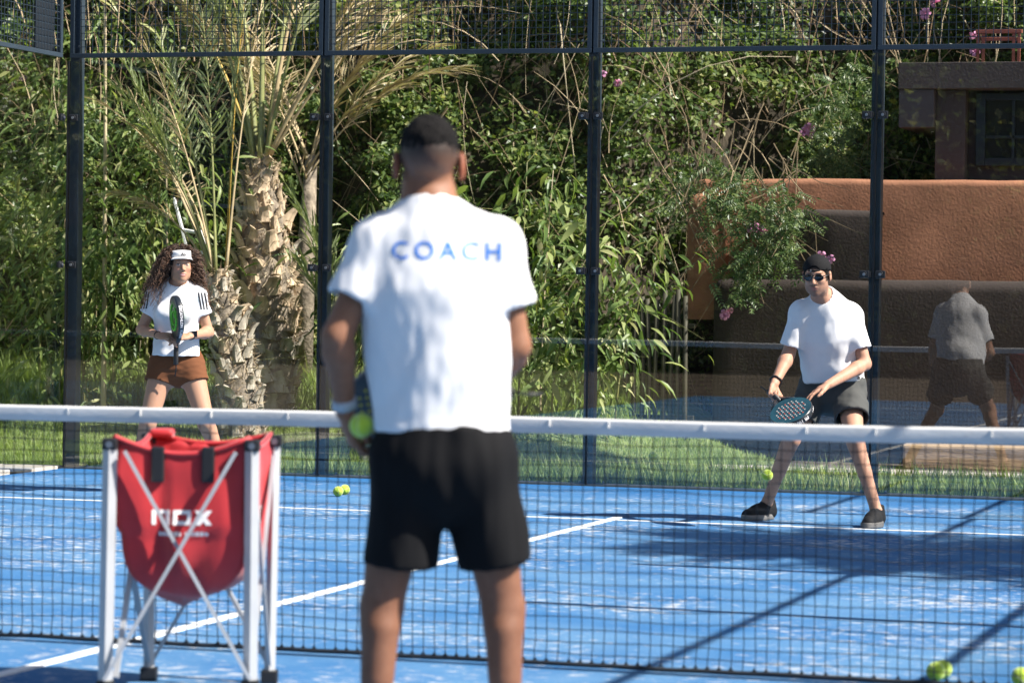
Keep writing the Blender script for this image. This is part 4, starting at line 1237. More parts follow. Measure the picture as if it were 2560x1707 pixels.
def body_prims(v, J, F, chest=.155, waist=.135, hip=.15, arm=1.0, leg=1.0, depth=.66, neck_r=.054):
    F = tuple(F); up = np.array((0, 0, 1.0))
    hl, hr, nk = [np.array(J[k], float) for k in ('hipL', 'hipR', 'neck')]
    pc = (hl+hr)/2; wp = pc+(nk-pc)*.36; cp = pc+(nk-pc)*.70; sp = pc+(nk-pc)*.90
    fl = (F, depth)
    v.put(cone(lerp(hl, pc, .1), lerp(hr, pc, .1), hip-.07, hip-.07, (F, 1.05)), .03)
    v.put(cone(pc, wp, hip*.93, waist, fl), .05)
    v.put(cone(wp, cp, waist, chest, fl), .05)
    v.put(cone(cp, sp, chest, chest*.66, fl), .04)
    for s_ in 'LR':
        sh, el, wr, hp, kn, an = [np.array(J[k+s_], float) for k in ('sh', 'el', 'wr', 'hip', 'kn', 'an')]
        v.put(cone(nk+up*.02, sh+up*.005, .048*arm, .046*arm), .045)
        v.put(cone(sp, sh, .065*arm, .052*arm), .04)
        v.put(ell(sh*.85+el*.15, (.052*arm, .052*arm, .065*arm)), .03)
        v.put(cone(sh, el, .049*arm, .038*arm), .025)
        m_ = el*.78+wr*.22
        v.put(cone(el, m_, .037*arm, .040*arm), .02)
        v.put(cone(m_, wr, .040*arm, .0255*arm), .02)
        v.put(cone(hp, kn, .088*leg, .054*leg), .045)
        v.put(cone(kn, kn*.9+an*.1, .053*leg, .050*leg), .02)
        c1 = kn*.70+an*.30; bk = np.array(J.get('calf'+s_, -np.array(F)*.020), float)
        v.put(cone(kn, an, .047*leg, .034*leg), .02)
        v.put(cone(kn*.85+an*.15+bk, kn*.52+an*.48+bk*.7, .043*leg, .034*leg), .03)
        v.put(ell(kn-bk*.9, (.040*leg, .040*leg, .045*leg)), .03)
        tow = np.array(J['toe'+s_], float)
        v.put(cone(an, an-up*.03, .036*leg, .036*leg), .02)
        v.put(cone(an-up*.045, tow, .036, .026), .02)
    v.put(cone(nk-up*.03, np.array(J['head'])-up*.055, neck_r*1.08, neck_r), .03)

def cutcap(c, n, rad):
    c = A3(c); n = A3(n); n = n/np.linalg.norm(n); b = c+n*rad*.55
    def f(x, y, z):
        pl = -((x-c[0])*n[0]+(y-c[1])*n[1]+(z-c[2])*n[2])
        return np.maximum(pl, np.sqrt((x-b[0])**2+(y-b[1])**2+(z-b[2])**2)-rad)
    return f, b-rad, b+rad

def tee(J, F, lo, hi, hem, sleeve, chest, waist, hemr, arm=.062, slr=.078, depth=.72, h=.0065, neck_r=.060, fold=None, name='shirt', hemdir=(0, 0, -1), extra=(), nfront=.0):
    v = Vol(lo, hi, h); up = np.array((0, 0, 1.0))
    hl, hr, nk = [np.array(J[k], float) for k in ('hipL', 'hipR', 'neck')]
    pc = (hl+hr)/2; hemc = np.array(hem, float); cp = pc+(nk-pc)*.70; sp = pc+(nk-pc)*.88; wp = (hemc+cp)/2
    fl = (tuple(F), depth); hd = np.array(hemdir, float); hd /= np.linalg.norm(hd)
    ax = np.array(J['head'], float)-nk; ax /= np.linalg.norm(ax)
    v.put(cone(hemc+hd*.06, wp, hemr, waist, fl), .05)
    v.put(cone(wp, cp, waist, chest, fl), .06)
    v.put(cone(cp, sp, chest, chest*.72, fl), .05)
    for e_ in extra: v.put(ell(*e_), .04)
    v.put(cone(nk-ax*.04, nk+ax*.030, .085, neck_r+.006), .03)
    w_ = Vol(lo, hi, h)
    for s_ in 'LR':
        sh, el = [np.array(J[k+s_], float) for k in ('sh', 'el')]
        v.put(cone(nk+up*.004, sh+up*.008, .054, .054), .045)
        v.put(cone(sp, sh, .082, .064), .045)
        d = el-sh; L_ = np.linalg.norm(d); d /= L_; e = sh+d*sleeve
        w_.put(cone(sh, e+d*.03, arm, slr), .0)
        w_.put(cutcap(e, d, .13), .0, 's')
        w_.put(cone(e-d*.05, e+d*.10, slr-.022, slr-.010), .0, 's')
    k = .035; hh = np.clip(.5+.5*(w_.D-v.D)/k, 0, 1); v.D = w_.D+(v.D-w_.D)*hh-k*hh*(1-hh)
    # bottom hem
    f, l2, h2 = half(hemc, -hd, lo=hemc+np.array((-.45, -.45, -.4)), hi=hemc+np.array((.45, .45, .09)))
    v.put((lambda x, y, z: -f(x, y, z), l2, h2), .0, 's')
    v.put(cone(hemc+hd*.1, hemc-hd*.05, hemr-.012, hemr-.035, fl), .0, 's')
    # neck hole, a little lower at the throat
    o_ = np.array(F, float)*nfront
    v.put(cone(nk-ax*.01+o_*.5, nk+ax*.3+o_*2.2, neck_r, neck_r*1.1), .004, 's')
    me = v.mesh(name, 3)
    if fold: displace(me, fold)
    return me

def shorts(J, F, lo, hi, top, hems, hip, thigh, depth=.80, h=.0065, name='shorts', loose=.0, fold=None, legs=1.0):
    v = Vol(lo, hi, h); up = np.array((0, 0, 1.0))
    hl, hr = [np.array(J[k], float) for k in ('hipL', 'hipR')]; pc = (hl+hr)/2; tp = np.array(top, float)
    v.put(cone(lerp(hl, pc, .15), lerp(hr, pc, .15), hip-.06, hip-.06, (tuple(F), 1.1)), .03)
    v.put(cone(pc, tp+up*.04, hip, hip*.93, (tuple(F), depth)), .04)
    for s_ in 'LR':
        hp, kn = [np.array(J[k+s_], float) for k in ('hip', 'kn')]
        d = kn-hp; L_ = np.linalg.norm(d); d /= L_; e = hp+d*hems
        v.put(cone(hp, e+d*.03, thigh, thigh+loose), .03)
    for s_ in 'LR':
        hp, kn = [np.array(J[k+s_], float) for k in ('hip', 'kn')]
        d = kn-hp; d /= np.linalg.norm(d); e = hp+d*hems
        v.put(cutcap(e, d, .16), .0, 's')
        v.put(cone(e-d*.05, e+d*.12, thigh+loose-.020, thigh+loose-.008), .0, 's')
    f, l2, h2 = half(tp, up, lo=tp+np.array((-.4, -.4, -.02)), hi=tp+np.array((.4, .4, .3)))
    v.put((f, l2, h2), .0, 's')
    me = v.mesh(name, 3)
    if fold: displace(me, fold)
    return me

def shoe_mesh(heel, toe, w=.043, hh=.075):
    heel = np.array(heel, float); toe = np.array(toe, float); d = toe-heel; d[2] = 0; L_ = np.linalg.norm(d); d /= L_
    lo = np.minimum(heel, toe)-.09; hi = np.maximum(heel, toe)+.09; lo[2] = -.01; hi[2] = .17
    v = Vol(lo, hi, .005); u = np.array((0, 0, 1.0)); z0 = heel[2]
    b = np.array((heel[0], heel[1], 0)); P = lambda t, z: b+d*L_*t+u*z
    v.put(cone(P(.12, .050), P(.15, hh+.036), .041, .040), .02)
    v.put(cone(P(.14, .045), P(.5, .042), .043, w), .03)
    v.put(cone(P(.18, .085), P(.62, .052), .032, .036), .03)
    v.put(cone(P(.5, .036), P(.88, .030), w, .040), .03)
    v.put(cone(P(.13, hh+.018), P(.13, .17), .032, .036), .003, 's')
    f, l2, h2 = half((0, 0, .012), (0, 0, 1), lo=lo-1, hi=hi+1)
    v.put((lambda x, y, z: -f(x, y, z), lo-.01, np.array((hi[0], hi[1], .03))), .0, 's')
    return v.mesh('shoe', 2), P
def sole_mesh(P, w=.057):
    b = MB(); n = 20; prof = []
    for k in range(n):
        a = 2*math.pi*k/n; t = .5-.5*math.cos(a)
        wd = w*(.78+.30*math.sin(min(1, t*1.15)*math.pi*.62))*math.sin(a)
        prof.append((t, wd))
    o0 = np.array(P(0, 0)); o1 = np.array(P(1, 0)); d = (o1-o0)/np.linalg.norm(o1-o0); sd = np.array((-d[1], d[0], 0))
    for (z, g) in ((0.0, .94), (.008, 1.02), (.024, 1.03), (.034, .95)):
        for (t, wd) in prof:
            q = o0+(o1-o0)*(t*1.09-.03)+sd*wd*g; b.v.append((q[0], q[1], z+.010*max(0, t-.75)*4*.25))
    for i in range(3):
        for k in range(n): a = i*n+k; c2 = i*n+(k+1) % n; b.f.append((a, c2, c2+n, a+n))
    b.f.append(tuple(range(n))[::-1]); b.f.append(tuple(3*n+k for k in range(n)))
    return b.mesh('sole', True)
def add_shoes(t, J, upper, sole, laces=None):
    for s_ in 'LR':
        an = np.array(J['an'+s_], float); to = np.array(J['toe'+s_], float)
        d = to-an; d[2] = 0; d /= np.linalg.norm(d); heel = an-d*.065; toe = to+d*.045; heel[2] = toe[2] = 0
        me, P = shoe_mesh(heel, toe)
        so = obj('shoe', me, upper, t)
        obj('sole', sole_mesh(P), sole, so)
        if laces:
            b = MB(); sd = np.array((-d[1], d[0], 0))
            for i in range(5):
                q = np.array(P(.34+.075*i, .115-.0095*i)); b.tube([q-sd*.024-np.array((0, 0, .014)), q+np.array((0, 0, .004)), q+sd*.024-np.array((0, 0, .014))], .003, 5)
            b.build('laces', laces, so, smooth=True)

def wr(fx, fy, fz, ph=0.0): return mnoise.noise(Vector((fx+ph, fy, fz)))

# ================================================================== the coach, seen from behind
CO = (7.0445, -2.4565)
coach = empty('person', (*CO, 0), VROT, label='person from behind in a white coach T-shirt and black shorts', cat='person')
J = dict(head=(-.028, .012, 1.655), neck=(-.024, .0, 1.515), shL=(-.162, .0, 1.436), shR=(.158, .0, 1.438), elL=(-.264, -.035, 1.19), elR=(.212, .02, 1.17),
         wrL=(-.246, .055, .985), wrR=(.16, .235, 1.05), hipL=(-.072, .0, .86), hipR=(.115, .0, .86), knL=(-.138, .03, .46), knR=(.19, .03, .46),
         anL=(-.155, .0, .08), anR=(.205, .0, .08), toeL=(-.17, .17, .03), toeR=(.225, .17, .03))
v = Vol((-.38, -.24, -.01), (.34, .36, 1.81), .0065, [((-.16, -.14, 1.5), (.1, .16, 1.81), .0042), ((-.33, -.05, .86), (-.15, .14, 1.02), .0045)])
body_prims(v, J, (0, 1, 0), chest=.165, waist=.145, hip=.138, arm=1.05, leg=1.03, neck_r=.061)
Bh = basis((-.06, 1, -.03))
head_prims(v, J['head'], Bh, 1.05, ear=1.2)
hand_prims(v, J['wrL'], (.25, .10, -1), (1, .25, .1), (.62, .66, .70, .72), [(.02, .020, .006), (.05, .045, .016), (.078, .044, .034), (.095, .030, .044)], 1.0, side=1)
hand_prims(v, J['wrR'], (-.8, .5, -.2), (-.4, -.7, 0), (1.1, 1.1, 1.1, 1.1), [(.02, -.02, .006), (.05, -.045, .016), (.08, -.03, .04), (.09, -.005, .05)])
me = v.mesh('body', 2)
sk = np.array((.245, .112, .064))
def coach_col(P):
    C = np.tile(sk, (len(P), 1)); q = (P-np.array(J['head'])) @ Bh.T
    hl = np.clip((q[:, 2]+.056)/.085, 0, 1)*(q[:, 1] < .075)*(P[:, 2] > 1.55)     # clipper fade up the back of the head
    hl = np.where(np.abs(q[:, 0]) > .083, hl*.15, hl)
    C = C*(1-hl[:, None]*.93)+np.array((.028, .022, .020))*hl[:, None]*.93
    ear = (np.abs(q[:, 0]) > .077) & (np.abs(q[:, 2]+.006) < .05)
    C[ear] = C[ear]*np.array((1.12, .82, .78))
    mt_ = np.array([nz(a*22, b*22, c*12)*.16+nz(a*70, b*70, c*45, )*.14 for a, b, c in P.tolist()]); C = C*(1+mt_[:, None]*np.array((.8, 1, 1.1)))
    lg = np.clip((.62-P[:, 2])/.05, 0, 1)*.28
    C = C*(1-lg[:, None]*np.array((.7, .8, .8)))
    return C
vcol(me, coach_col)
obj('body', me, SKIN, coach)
hair_dark = mat('short_dark_hair', (.010, .009, .009), .9, spec=.15, var=.4, vscale=60, bump=.8, bscale=260)
v = Vol((-.15, -.13, 1.58), (.09, .15, 1.81), .004)
hc = np.array(J['head']); Wp = lambda p: hc+Bh.T @ np.array(p)
v.put(ell(Wp((0, -.022, .046)), (.0782, .0995, .0862), Bh), .01)
f_, l_, h_ = half(Wp((0, -.03, .050)), tuple(Bh.T @ np.array((0, .38, 1.0))), lo=(-1, -1, 1), hi=(1, 1, 2))
v.put((lambda x, y, z: f_(x, y, z)*-1*-1, l_, h_), .02, 's') if False else None
def below(x, y, z):
    n_ = Bh.T @ np.array((0, .30, 1.0)); c_ = Wp((0, -.05, .010)); return (x-c_[0])*n_[0]+(y-c_[1])*n_[1]+(z-c_[2])*n_[2]
v.put((below, np.array((-1, -1, 1.0)), np.array((1, 1, 2.0))), .02, 's')
me = v.mesh('hair', 1); displace(me, lambda x, y, z: .004*wr(x*60, y*60, z*40)+.003*wr(x*140, y*140, z*90, 4))
obj('hair', me, hair_dark, coach)

def coach_fold(x, y, z):
    low = max(0.0, min(1.0, (1.40-z)/.25)); bot = max(0.0, min(1.0, (1.22-z)/.25))
    pp = x*.90-z*.44; al = x*.44+z*.90                                 # long folds that run up towards the right shoulder
    a = .020*wr(pp*9, y*3, al*2.0, 1.7)*low
    b = .009*wr(pp*17, y*4, al*3.2, 8.1)*bot
    c = .007*wr(x*5+z*2, y*4, z*14, 3.0)*bot*max(0, 1-abs(z-1.03)/.14)
    e = .003*wr(x*34, y*20, z*18, 5)
    return (a+b+c)*max(.25, min(1.0, (z-.94)/.07))+e
me = tee(J, (0, 1, 0), (-.36, -.26, .86), (.34, .26, 1.62), (.021, -.005, .933), .165, .184, .174, .186, arm=.064, slr=.078, depth=.66, fold=coach_fold, neck_r=.058)
shirt = obj('shirt', me, WHITE_TEE, coach)
blue_print = mat('blue_print', (.03, .20, .68), .8)
lt = stick(text_mesh('COACH', .068, 0, .0006, 1.36), me, lambda x, y: Vector((.0265+x*1.0, -.6, 1.418+y)), (0, 1, 0), off=.0016)
obj('back_print', lt, blue_print, shirt)
black_nylon = mat('black_shorts_cloth', (.006, .006, .007), .85, spec=.15, bump=.05, bscale=400)
me = shorts(dict(J, knL=(-.098, .03, .46), hipL=(-.066, 0, .86)), (0, 1, 0), (-.30, -.24, .50), (.34, .24, 1.0), (.022, 0, .955), .285, .172, .104, loose=-.006, fold=lambda x, y, z: .009*wr(x*14, y*8, z*4.5)+.004*wr(x*30, y*20, z*9, 3))
obj('shorts', me, black_nylon, coach)
add_shoes(coach, J, mat('white_shoe', (.6, .6, .6), .6), mat('grey_sole', (.4, .4, .4), .7))
band = mat('pale_watch_band', (.42, .44, .47), .5)
wv = Vector(J['wrL']); ev = Vector(J['elL']); ax_ = (ev-wv).normalized()
MB().tube([wv+ax_*.012, wv+ax_*.040], .034, 18).build('watch_band', band, coach, smooth=True)
Rz = Matrix.Rotation(VROT, 3, 'Z')
bp_ = Rz @ Vector((-.198, .010, .950))
make_ball((CO[0]+bp_.x, CO[1]+bp_.y, bp_.z), 'yellow ball held in the coach\'s left hand', group='tennis balls in play')

# ================================================================== rackets
def racket(name, loc, axis, normal, label, face, edge, accent, holes=True, grip_len=.15, text=None, text2=None):
    """padel racket: origin at the middle of the grip, axis points to the head"""
    a = Vector(axis).normalized(); n = (Vector(normal)-a*Vector(normal).dot(a)).normalized(); s_ = a.cross(n)
    t = empty(name, loc, label=label, cat='racket')
    t.matrix_world = Matrix.Translation(Vector(loc)) @ Matrix((s_, a, n)).transposed().to_4x4()
    def outline(k, g=1.0):
        an = 2*math.pi*k/48; w_ = .128*g; l_ = .142*g
        x = w_*math.sin(an); y = -l_*math.cos(an)
        if y < -.02: x *= 1-.18*((-.02-y)/.12)**1.4
        return (x, .275+y)
    b = MB(); th = .019; ring = []
    for (g, z) in ((.965, -th), (.99, -th*.82), (1, -th*.4), (1, th*.4), (.99, th*.82), (.965, th)):
        for k in range(48): x, y = outline(k, g); b.v.append((x, y, z))
    for i in range(5):
        for k in range(48): p = i*48+k; q = i*48+(k+1) % 48; b.f.append((p, q, q+48, p+48))
    b.build('rim', edge, t, smooth=True)
    for sg in (-1, 1):
        fm = MB(); fm.v = [(*outline(k, .967), sg*th*.985) for k in range(48)]+[(0, .275, sg*th*1.0)]
        fm.f = [(k, (k+1) % 48, 48) for k in range(48)]
        fo = fm.build('face', face, t)
        if holes:
            for ix in range(-4, 5):
                for iy in range(-4, 5):
                    x, y = ix*.021, .282+iy*.021
                    if (x/.09)**2+((y-.282)/.095)**2 < 1:
                        MB().lathe([(.0045, sg*th), (.0045, sg*(th+.0012))], (x, y, 0), n=8).build('hole', accent[(ix+iy) % len(accent)], fo)
    for sx in (-1, 1):
        MB().tube([(sx*.072, .165, 0), (sx*.045, .125, 0), (sx*.014, .085, 0)], [.017, .016, .015], 8).build('throat_arm', edge, t, smooth=True)
    MB().tube([(0, .10, 0), (0, -.055, 0), (0, -.06, 0)], [.0155, .0165, .019], 10).build('grip', blk, t, smooth=True)
    MB().tube([(0, -.06, 0), (.01, -.09, .0), (.02, -.14, .01)], .004, 5).build('wrist_cord', blk, t, smooth=True)
    return t
teal = mat('dark_teal_face', (.012, .055, .075), .35, coat=.3, var=.3, vscale=12)
dark_edge = mat('dark_racket_edge', (.010, .014, .020), .35, coat=.3)
h_white = mat('racket_dot_white', (.55, .50, .46), .6); h_red = mat('racket_dot_red', (.55, .10, .05), .6)
lime = mat('lime_print', (.16, .62, .05), .5)
def to_world(O, p): q = Rz @ Vector(p); return Vector((O[0]+q.x, O[1]+q.y, q.z))

# ================================================================== the man at the back
MO = (6.15, 7.32)
man = empty('person', (*MO, 0), VROT, label='person in a white T-shirt, black backwards cap and sunglasses, crouching', cat='person')
J = dict(head=(-.020, -.140, 1.462), neck=(.040, -.045, 1.315), shR=(-.100, -.03, 1.238), shL=(.203, .0, 1.225), elR=(-.166, -.01, .992), elL=(.282, -.04, .945),
         wrR=(-.262, -.185, .822), wrL=(.035, -.29, .822), hipR=(.028, .175, .80), hipL=(.203, .115, .80), knR=(-.140, -.015, .500), knL=(.212, -.19, .512),
         anR=(-.262, .235, .085), anL=(.345, -.205, .090), toeR=(-.372, .115, .03), toeL=(.283, -.365, .03), calfR=(.0, .022, 0), calfL=(0, .022, 0))
FT = Vector((-.16, -.95, .12)).normalized()
v = Vol((-.46, -.48, -.01), (.46, .36, 1.62), .0062, [((-.13, -.28, 1.29), (.09, .0, 1.62), .0032), ((-.33, -.36, .66), (.06, -.14, .86), .0042)])
body_prims(v, J, tuple(FT), chest=.155, waist=.14, hip=.15, arm=1.0, leg=.97)
Bm = basis((-.27, -.93, -.16))
head_prims(v, J['head'], Bm, .98)
# right hand closed on the racket grip, left hand open on the racket face
hand_prims(v, J['wrR'], (-.18, -.42, -.85), (.75, -.5, .1), (1.15, 1.2, 1.2, 1.15), [(.025, .018, .008), (.05, .036, .024), (.072, .022, .046), (.078, -.002, .052)], .98, side=-1)
hand_prims(v, J['wrL'], (-.84, -.30, -.44), (-.25, -.20, -.9), (.20, .16, .22, .30), [(.02, .020, .006), (.055, .048, .014), (.085, .062, .022), (.108, .066, .026)], .98, side=1)
me = v.mesh('body', 2)
sk = np.array((.45, .245, .165))
hw = np.array(J['head'])
def man_col(P):
    C = np.tile(sk, (len(P), 1)); q = (P-hw) @ Bm.T/.98
    hd = (P[:, 2] > 1.30)
    beard = np.clip((-.040-q[:, 2])/.02, 0, 1)*(q[:, 1] > .0)*hd*(q[:, 2] > -.125); beard += np.clip(1-np.abs(q[:, 2]+.049)/.007, 0, 1)*(np.abs(q[:, 0]) < .03)*(q[:, 1] > .085)
    side = np.clip((-.01-q[:, 2])/.03, 0, 1)*(np.abs(q[:, 0]) > .05)*(q[:, 1] > -.005)*(q[:, 2] > -.09)*hd*.7
    bd = np.clip(np.maximum(beard*.85, side), 0, 1)
    lips = blob(q, (0, .098, -.067), (.026, .03, .014))
    hair = ((q[:, 2] > .046)*(q[:, 1] < .09)+(q[:, 2] > -.03)*(q[:, 1] < .045)*(np.abs(q[:, 0]) > .045)+(q[:, 1] < -.05)*(q[:, 2] > -.065))*hd*(np.abs(q[:, 0]) < .078)
    brow = np.clip(1-np.abs(q[:, 2]-.026)/.006, 0, 1)*(np.abs(np.abs(q[:, 0])-.031) < .019)*(q[:, 1] > .06)
    mt_ = np.array([nz(a*24, b*24, c*14)*.10+nz(a*80, b*80, c*50)*.10 for a, b, c in P.tolist()]); C = C*(1+mt_[:, None]*np.array((.7, 1, 1.1)))
    C = C*(1-.55*bd[:, None])+np.array((.10, .07, .06))*.55*bd[:, None]
    lp = np.clip(lips*2.5, 0, 1)[:, None]; C = C*(1-lp*.7)+np.array((.42, .17, .14))*lp*.7
    dk = np.clip(hair*.92+brow*.8, 0, .95)[:, None]; C = C*(1-dk)+np.array((.03, .022, .018))*dk
    C = np.where(((P[:, 2] < 1.3) & (P[:, 0] < -.1) & (P[:, 2] > .88) & (P[:, 2] < .98) & (np.linalg.norm((P-np.array((-.205, -.085, .915)))*np.array((1, .6, 1)), axis=1)+.006*np.sin(P[:, 0]*400)*np.sin(P[:, 2]*330) < .016))[:, None], C*.35, C)
    return C
vcol(me, man_col); obj('body', me, SKIN, man)
hd = lambda p: tuple(hw+.98*(Bm.T @ np.array(p)))
# cap worn backwards: crown shell with an arched opening over the forehead
capm = mat('black_cap_cloth', (.009, .009, .010), .85, spec=.2, bump=.3, bscale=350)
v = Vol(hw-.17, hw+.17, .0036)
v.put(ell(hd((0, -.018, .038)), (.082, .102, .084), Bm), .01)
def capcut(x, y, z):
    n_ = Bm.T @ np.array((0, -.16, 1.0)); c_ = np.array(hd((0, 0, .030))); return (x-c_[0])*n_[0]+(y-c_[1])*n_[1]+(z-c_[2])*n_[2]
v.put((capcut, hw-.2, hw+.2), .003, 's')
v.put(ell(hd((0, -.018, .034)), (.0775, .0975, .079), Bm), .0, 's')
v.put(ell(hd((0, .10, .043)), (.030, .06, .024), Bm), .0, 's')
cap_o = obj('cap', v.mesh('cap', 1), capm, man)
st_ = MB(); st_.tube([hd((.060*math.sin(a), -.018+.108*math.cos(a)*1.0, .038+.002*math.cos(a*3))) for a in np.linspace(-.55, .55, 13)], .0075, 5, flat=1.0); st_.build('strap', capm, cap_o, smooth=True)
MB().tube([hd((.018, .092, .030)), hd((.018, .092, .048))], .006, 4).build('buckle', mat('buckle_grey', (.12, .12, .13), .4), cap_o)
br = MB(); pr = []
for k in range(13):
    a = math.pi*(k/12); pr.append((.074*math.cos(a), -.095-.068*math.sin(a)))
for zz in (-.004, .003):
    for (x, y) in pr: br.v.append(hd((x, y, .022+zz-.5*max(0, -y-.10)-.25*abs(x)**2*8)))
br.f.append(tuple(range(13))); br.f.append(tuple(range(13, 26))[::-1])
for k in range(13): br.f.append((k, (k+1) % 13, 13+(k+1) % 13, 13+k))
br.build('brim', capm, cap_o)
v = Vol(hw-.15, hw+.15, .004)
v.put(ell(hd((0, -.020, .030)), (.0785, .0975, .082), Bm), .01)
def hcut(x, y, z):
    n_ = Bm.T @ np.array((0, .55, 1.0)); c_ = np.array(hd((0, .05, -.015))); return (x-c_[0])*n_[0]+(y-c_[1])*n_[1]+(z-c_[2])*n_[2]
v.put((hcut, hw-.2, hw+.2), .008, 's'); v.put(ell(hd((0, .13, -.01)), (.062, .085, .075), Bm), .006, 's')
for sx in (-1, 1): v.put(ell(hd((sx*.085, .0, -.008)), (.022, .026, .036), Bm), .004, 's')
obj('hair', v.mesh('hair', 1), hair_dark, man)
# sunglasses
lens_m = mat('dark_lens', (.006, .006, .008), .05, spec=.7); frm = mat('black_frame', (.01, .01, .012), .25)
gl = MB()
gl.tube([hd((-.012, .106, .010)), hd((0, .109, .013)), hd((.012, .106, .010))], .0028, 6)
for sx in (-1, 1):
    gl.tube([hd((sx*.056, .088, .010)), hd((sx*.073, .070, .010)), hd((sx*.083, .0, .008)), hd((sx*.080, -.012, -.004))], .0030, 6)
    gl.tube([hd((sx*(.033+.024*math.cos(a)), .104-.012*(math.cos(a)*.5+.5), .001+.0185*math.sin(a)*(1-.12*math.cos(a)))) for a in np.linspace(0, 2*math.pi, 21)], .0030, 6, cap=False)
g_o = gl.build('sunglasses', frm, man, smooth=True)
for sx in (-1, 1):
    l_ = MB(); l_.v = [hd((sx*(.033+.0235*math.cos(a)), .104-.012*(math.cos(a)*.5+.5), .001+.018*math.sin(a)*(1-.12*math.cos(a)))) for a in np.linspace(0, 2*math.pi, 20, endpoint=False)]+[hd((sx*.033, .1035, .001))]
    l_.f = [(k, (k+1) % 20, 20) for k in range(20)]; l_.build('lens', lens_m, g_o, smooth=True)
def man_fold(x, y, z):
    low = max(0.0, min(1.0, (1.15-z)/.22))
    return .011*wr(x*9-z*3, y*5, z*5.5, 2.2)*low+.011*wr(x*13+z*9, y*7, z*11, 6)*low**2+.003*wr(x*26, y*22, z*17, 9)+.008*wr(x*15+z*4, y*7, z*3.5, 1.1)*(1-low)
hemd = np.array((.05, -.12, -1.0))
me = tee(J, tuple(FT), (-.34, -.38, .68), (.46, .36, 1.40), (.122, .125, .822), .205, .172, .172, .192, arm=.060, slr=.071, depth=.72, fold=man_fold, neck_r=.060, hemdir=hemd, nfront=.016, extra=[((.115, .150, .92), (.150, .125, .13))])
sh_o = obj('shirt', me, WHITE_TEE, man)
b = MB().add([(-.009, -.010, 0), (.009, -.010, 0), (.009, .010, 0), (-.009, .010, 0)], [(0, 1, 2, 3)])
obj('hem_label', stick(b.mesh('hem_label'), me, lambda x, y: Vector((.255+x, -.6, .860+y)), (0, 1, 0), off=.0015), mat('dark_label', (.04, .04, .045), .7), sh_o)
grey_sh = mat('grey_shorts_cloth', (.055, .057, .055), .85, bump=.05, bscale=400)
me = shorts(J, tuple(FT), (-.34, -.36, .48), (.46, .40, 1.0), (.118, .12, .90), .262, .180, .094, loose=.013, fold=lambda x, y, z: .007*wr(x*12, y*10, z*12)+.004*wr(x*24, y*22, z*26, 3)+.006*wr(x*7, y*7, z*22, 5))
so_ = obj('shorts', me, grey_sh, man)
add_shoes(man, J, mat('black_shoe_mesh', (.008, .008, .009), .75, spec=.25, bump=.08, bscale=300), mat('dark_shoe_sole', (.13, .125, .12), .6), mat('grey_lace', (.09, .09, .09), .7))
wv = Vector(J['wrR']); ax_ = (Vector(J['elR'])-wv).normalized()
MB().tube([wv+ax_*(.030+.004*math.sin(i)) + (Matrix.Rotation(i*.3927, 3, ax_) @ ax_.orthogonal().normalized())*.034 for i in range(17)], .0055, 6, cap=False).build('bracelet', blk, man, smooth=True)
hnd = Vector(J['wrR'])+Vector((-.01, -.05, -.062))
axis_l = Vector((.30, -.86, -.32)); nrm_l = Vector((-.42, -.30, .86))
racket('racket', to_world(MO, hnd), Rz @ axis_l, Rz @ nrm_l, 'dark teal padel racket with rows of dots held low by the man', teal, dark_edge, [h_white, h_white, h_red])
rk1 = bpy.data.objects['racket']
def rim_text(rk, txt, size, a0, mt, flip=False):
    """lettering run round the racket rim, starting at angle a0"""
    me = text_mesh(txt, size, 0, .0006)
    bm = bmesh.new(); bm.from_mesh(me)
    for _ in range(2): bmesh.ops.subdivide_edges(bm, edges=[e for e in bm.edges if e.calc_length() > .01], cuts=1)
    for v_ in bm.verts:
        s_ = v_.co.x*(-1 if flip else 1); an = a0+s_/.136; hgt = v_.co.y*(-1 if flip else 1)
        x, y = .1295*math.sin(an), .275-.1435*math.cos(an)
        v_.co = Vector((x, y, hgt))
    bm.to_mesh(me); bm.free()
    return obj('rim_print', me, mt, rk)
rim_text(rk1, 'PR 190', .030, 3.25, white_print, True); rim_text(rk1, 'L I G H T', .014, 4.15, white_print, True)

# ================================================================== the woman on the left
WO = (1.84, 7.90)
woman = empty('person', (*WO, 0), VROT, label='person with long curly hair, white visor and top, brown shorts', cat='person')
J = dict(head=(-.008, -.050, 1.482), neck=(-.038, .0, 1.338), shL=(-.168, .0, 1.288), shR=(.092, .0, 1.288), elL=(-.268, .03, 1.060), elR=(.172, .03, 1.048),
         wrL=(-.125, -.185, 1.026), wrR=(.068, -.195, 1.026), hipL=(-.118, .03, .835), hipR=(.050, .03, .835), knL=(-.205, -.06, .462), knR=(.172, -.06, .462),
         anL=(-.312, .06, .085), anR=(.305, .06, .085), toeL=(-.35, -.10, .03), toeR=(.35, -.10, .03), calfL=(0, .022, 0), calfR=(0, .022, 0))
v = Vol((-.44, -.38, -.01), (.44, .22, 1.63), .0062, [((-.12, -.20, 1.32), (.11, .08, 1.62), .0032), ((-.17, -.34, .95), (.12, -.15, 1.10), .0042)])
body_prims(v, J, (.05, -1, 0), chest=.130, waist=.112, hip=.158, arm=.86, leg=1.0, depth=.74, neck_r=.045)
for sx in (-1, 1): v.put(ell((-.037+sx*.062, -.088, 1.175), (.056, .045, .052)), .03)
Bw = basis((.27, -.95, .03)); hw2 = np.array(J['head'])
head_prims(v, J['head'], Bw, .93, male=False)
hand_prims(v, J['wrL'], (.86, -.45, -.05), (.35, .3, -.6), (.95, 1.0, 1.0, .95), [(.02, -.018, .006), (.05, -.034, .02), (.07, -.03, .042), (.085, -.015, .05)], .86, side=-1)
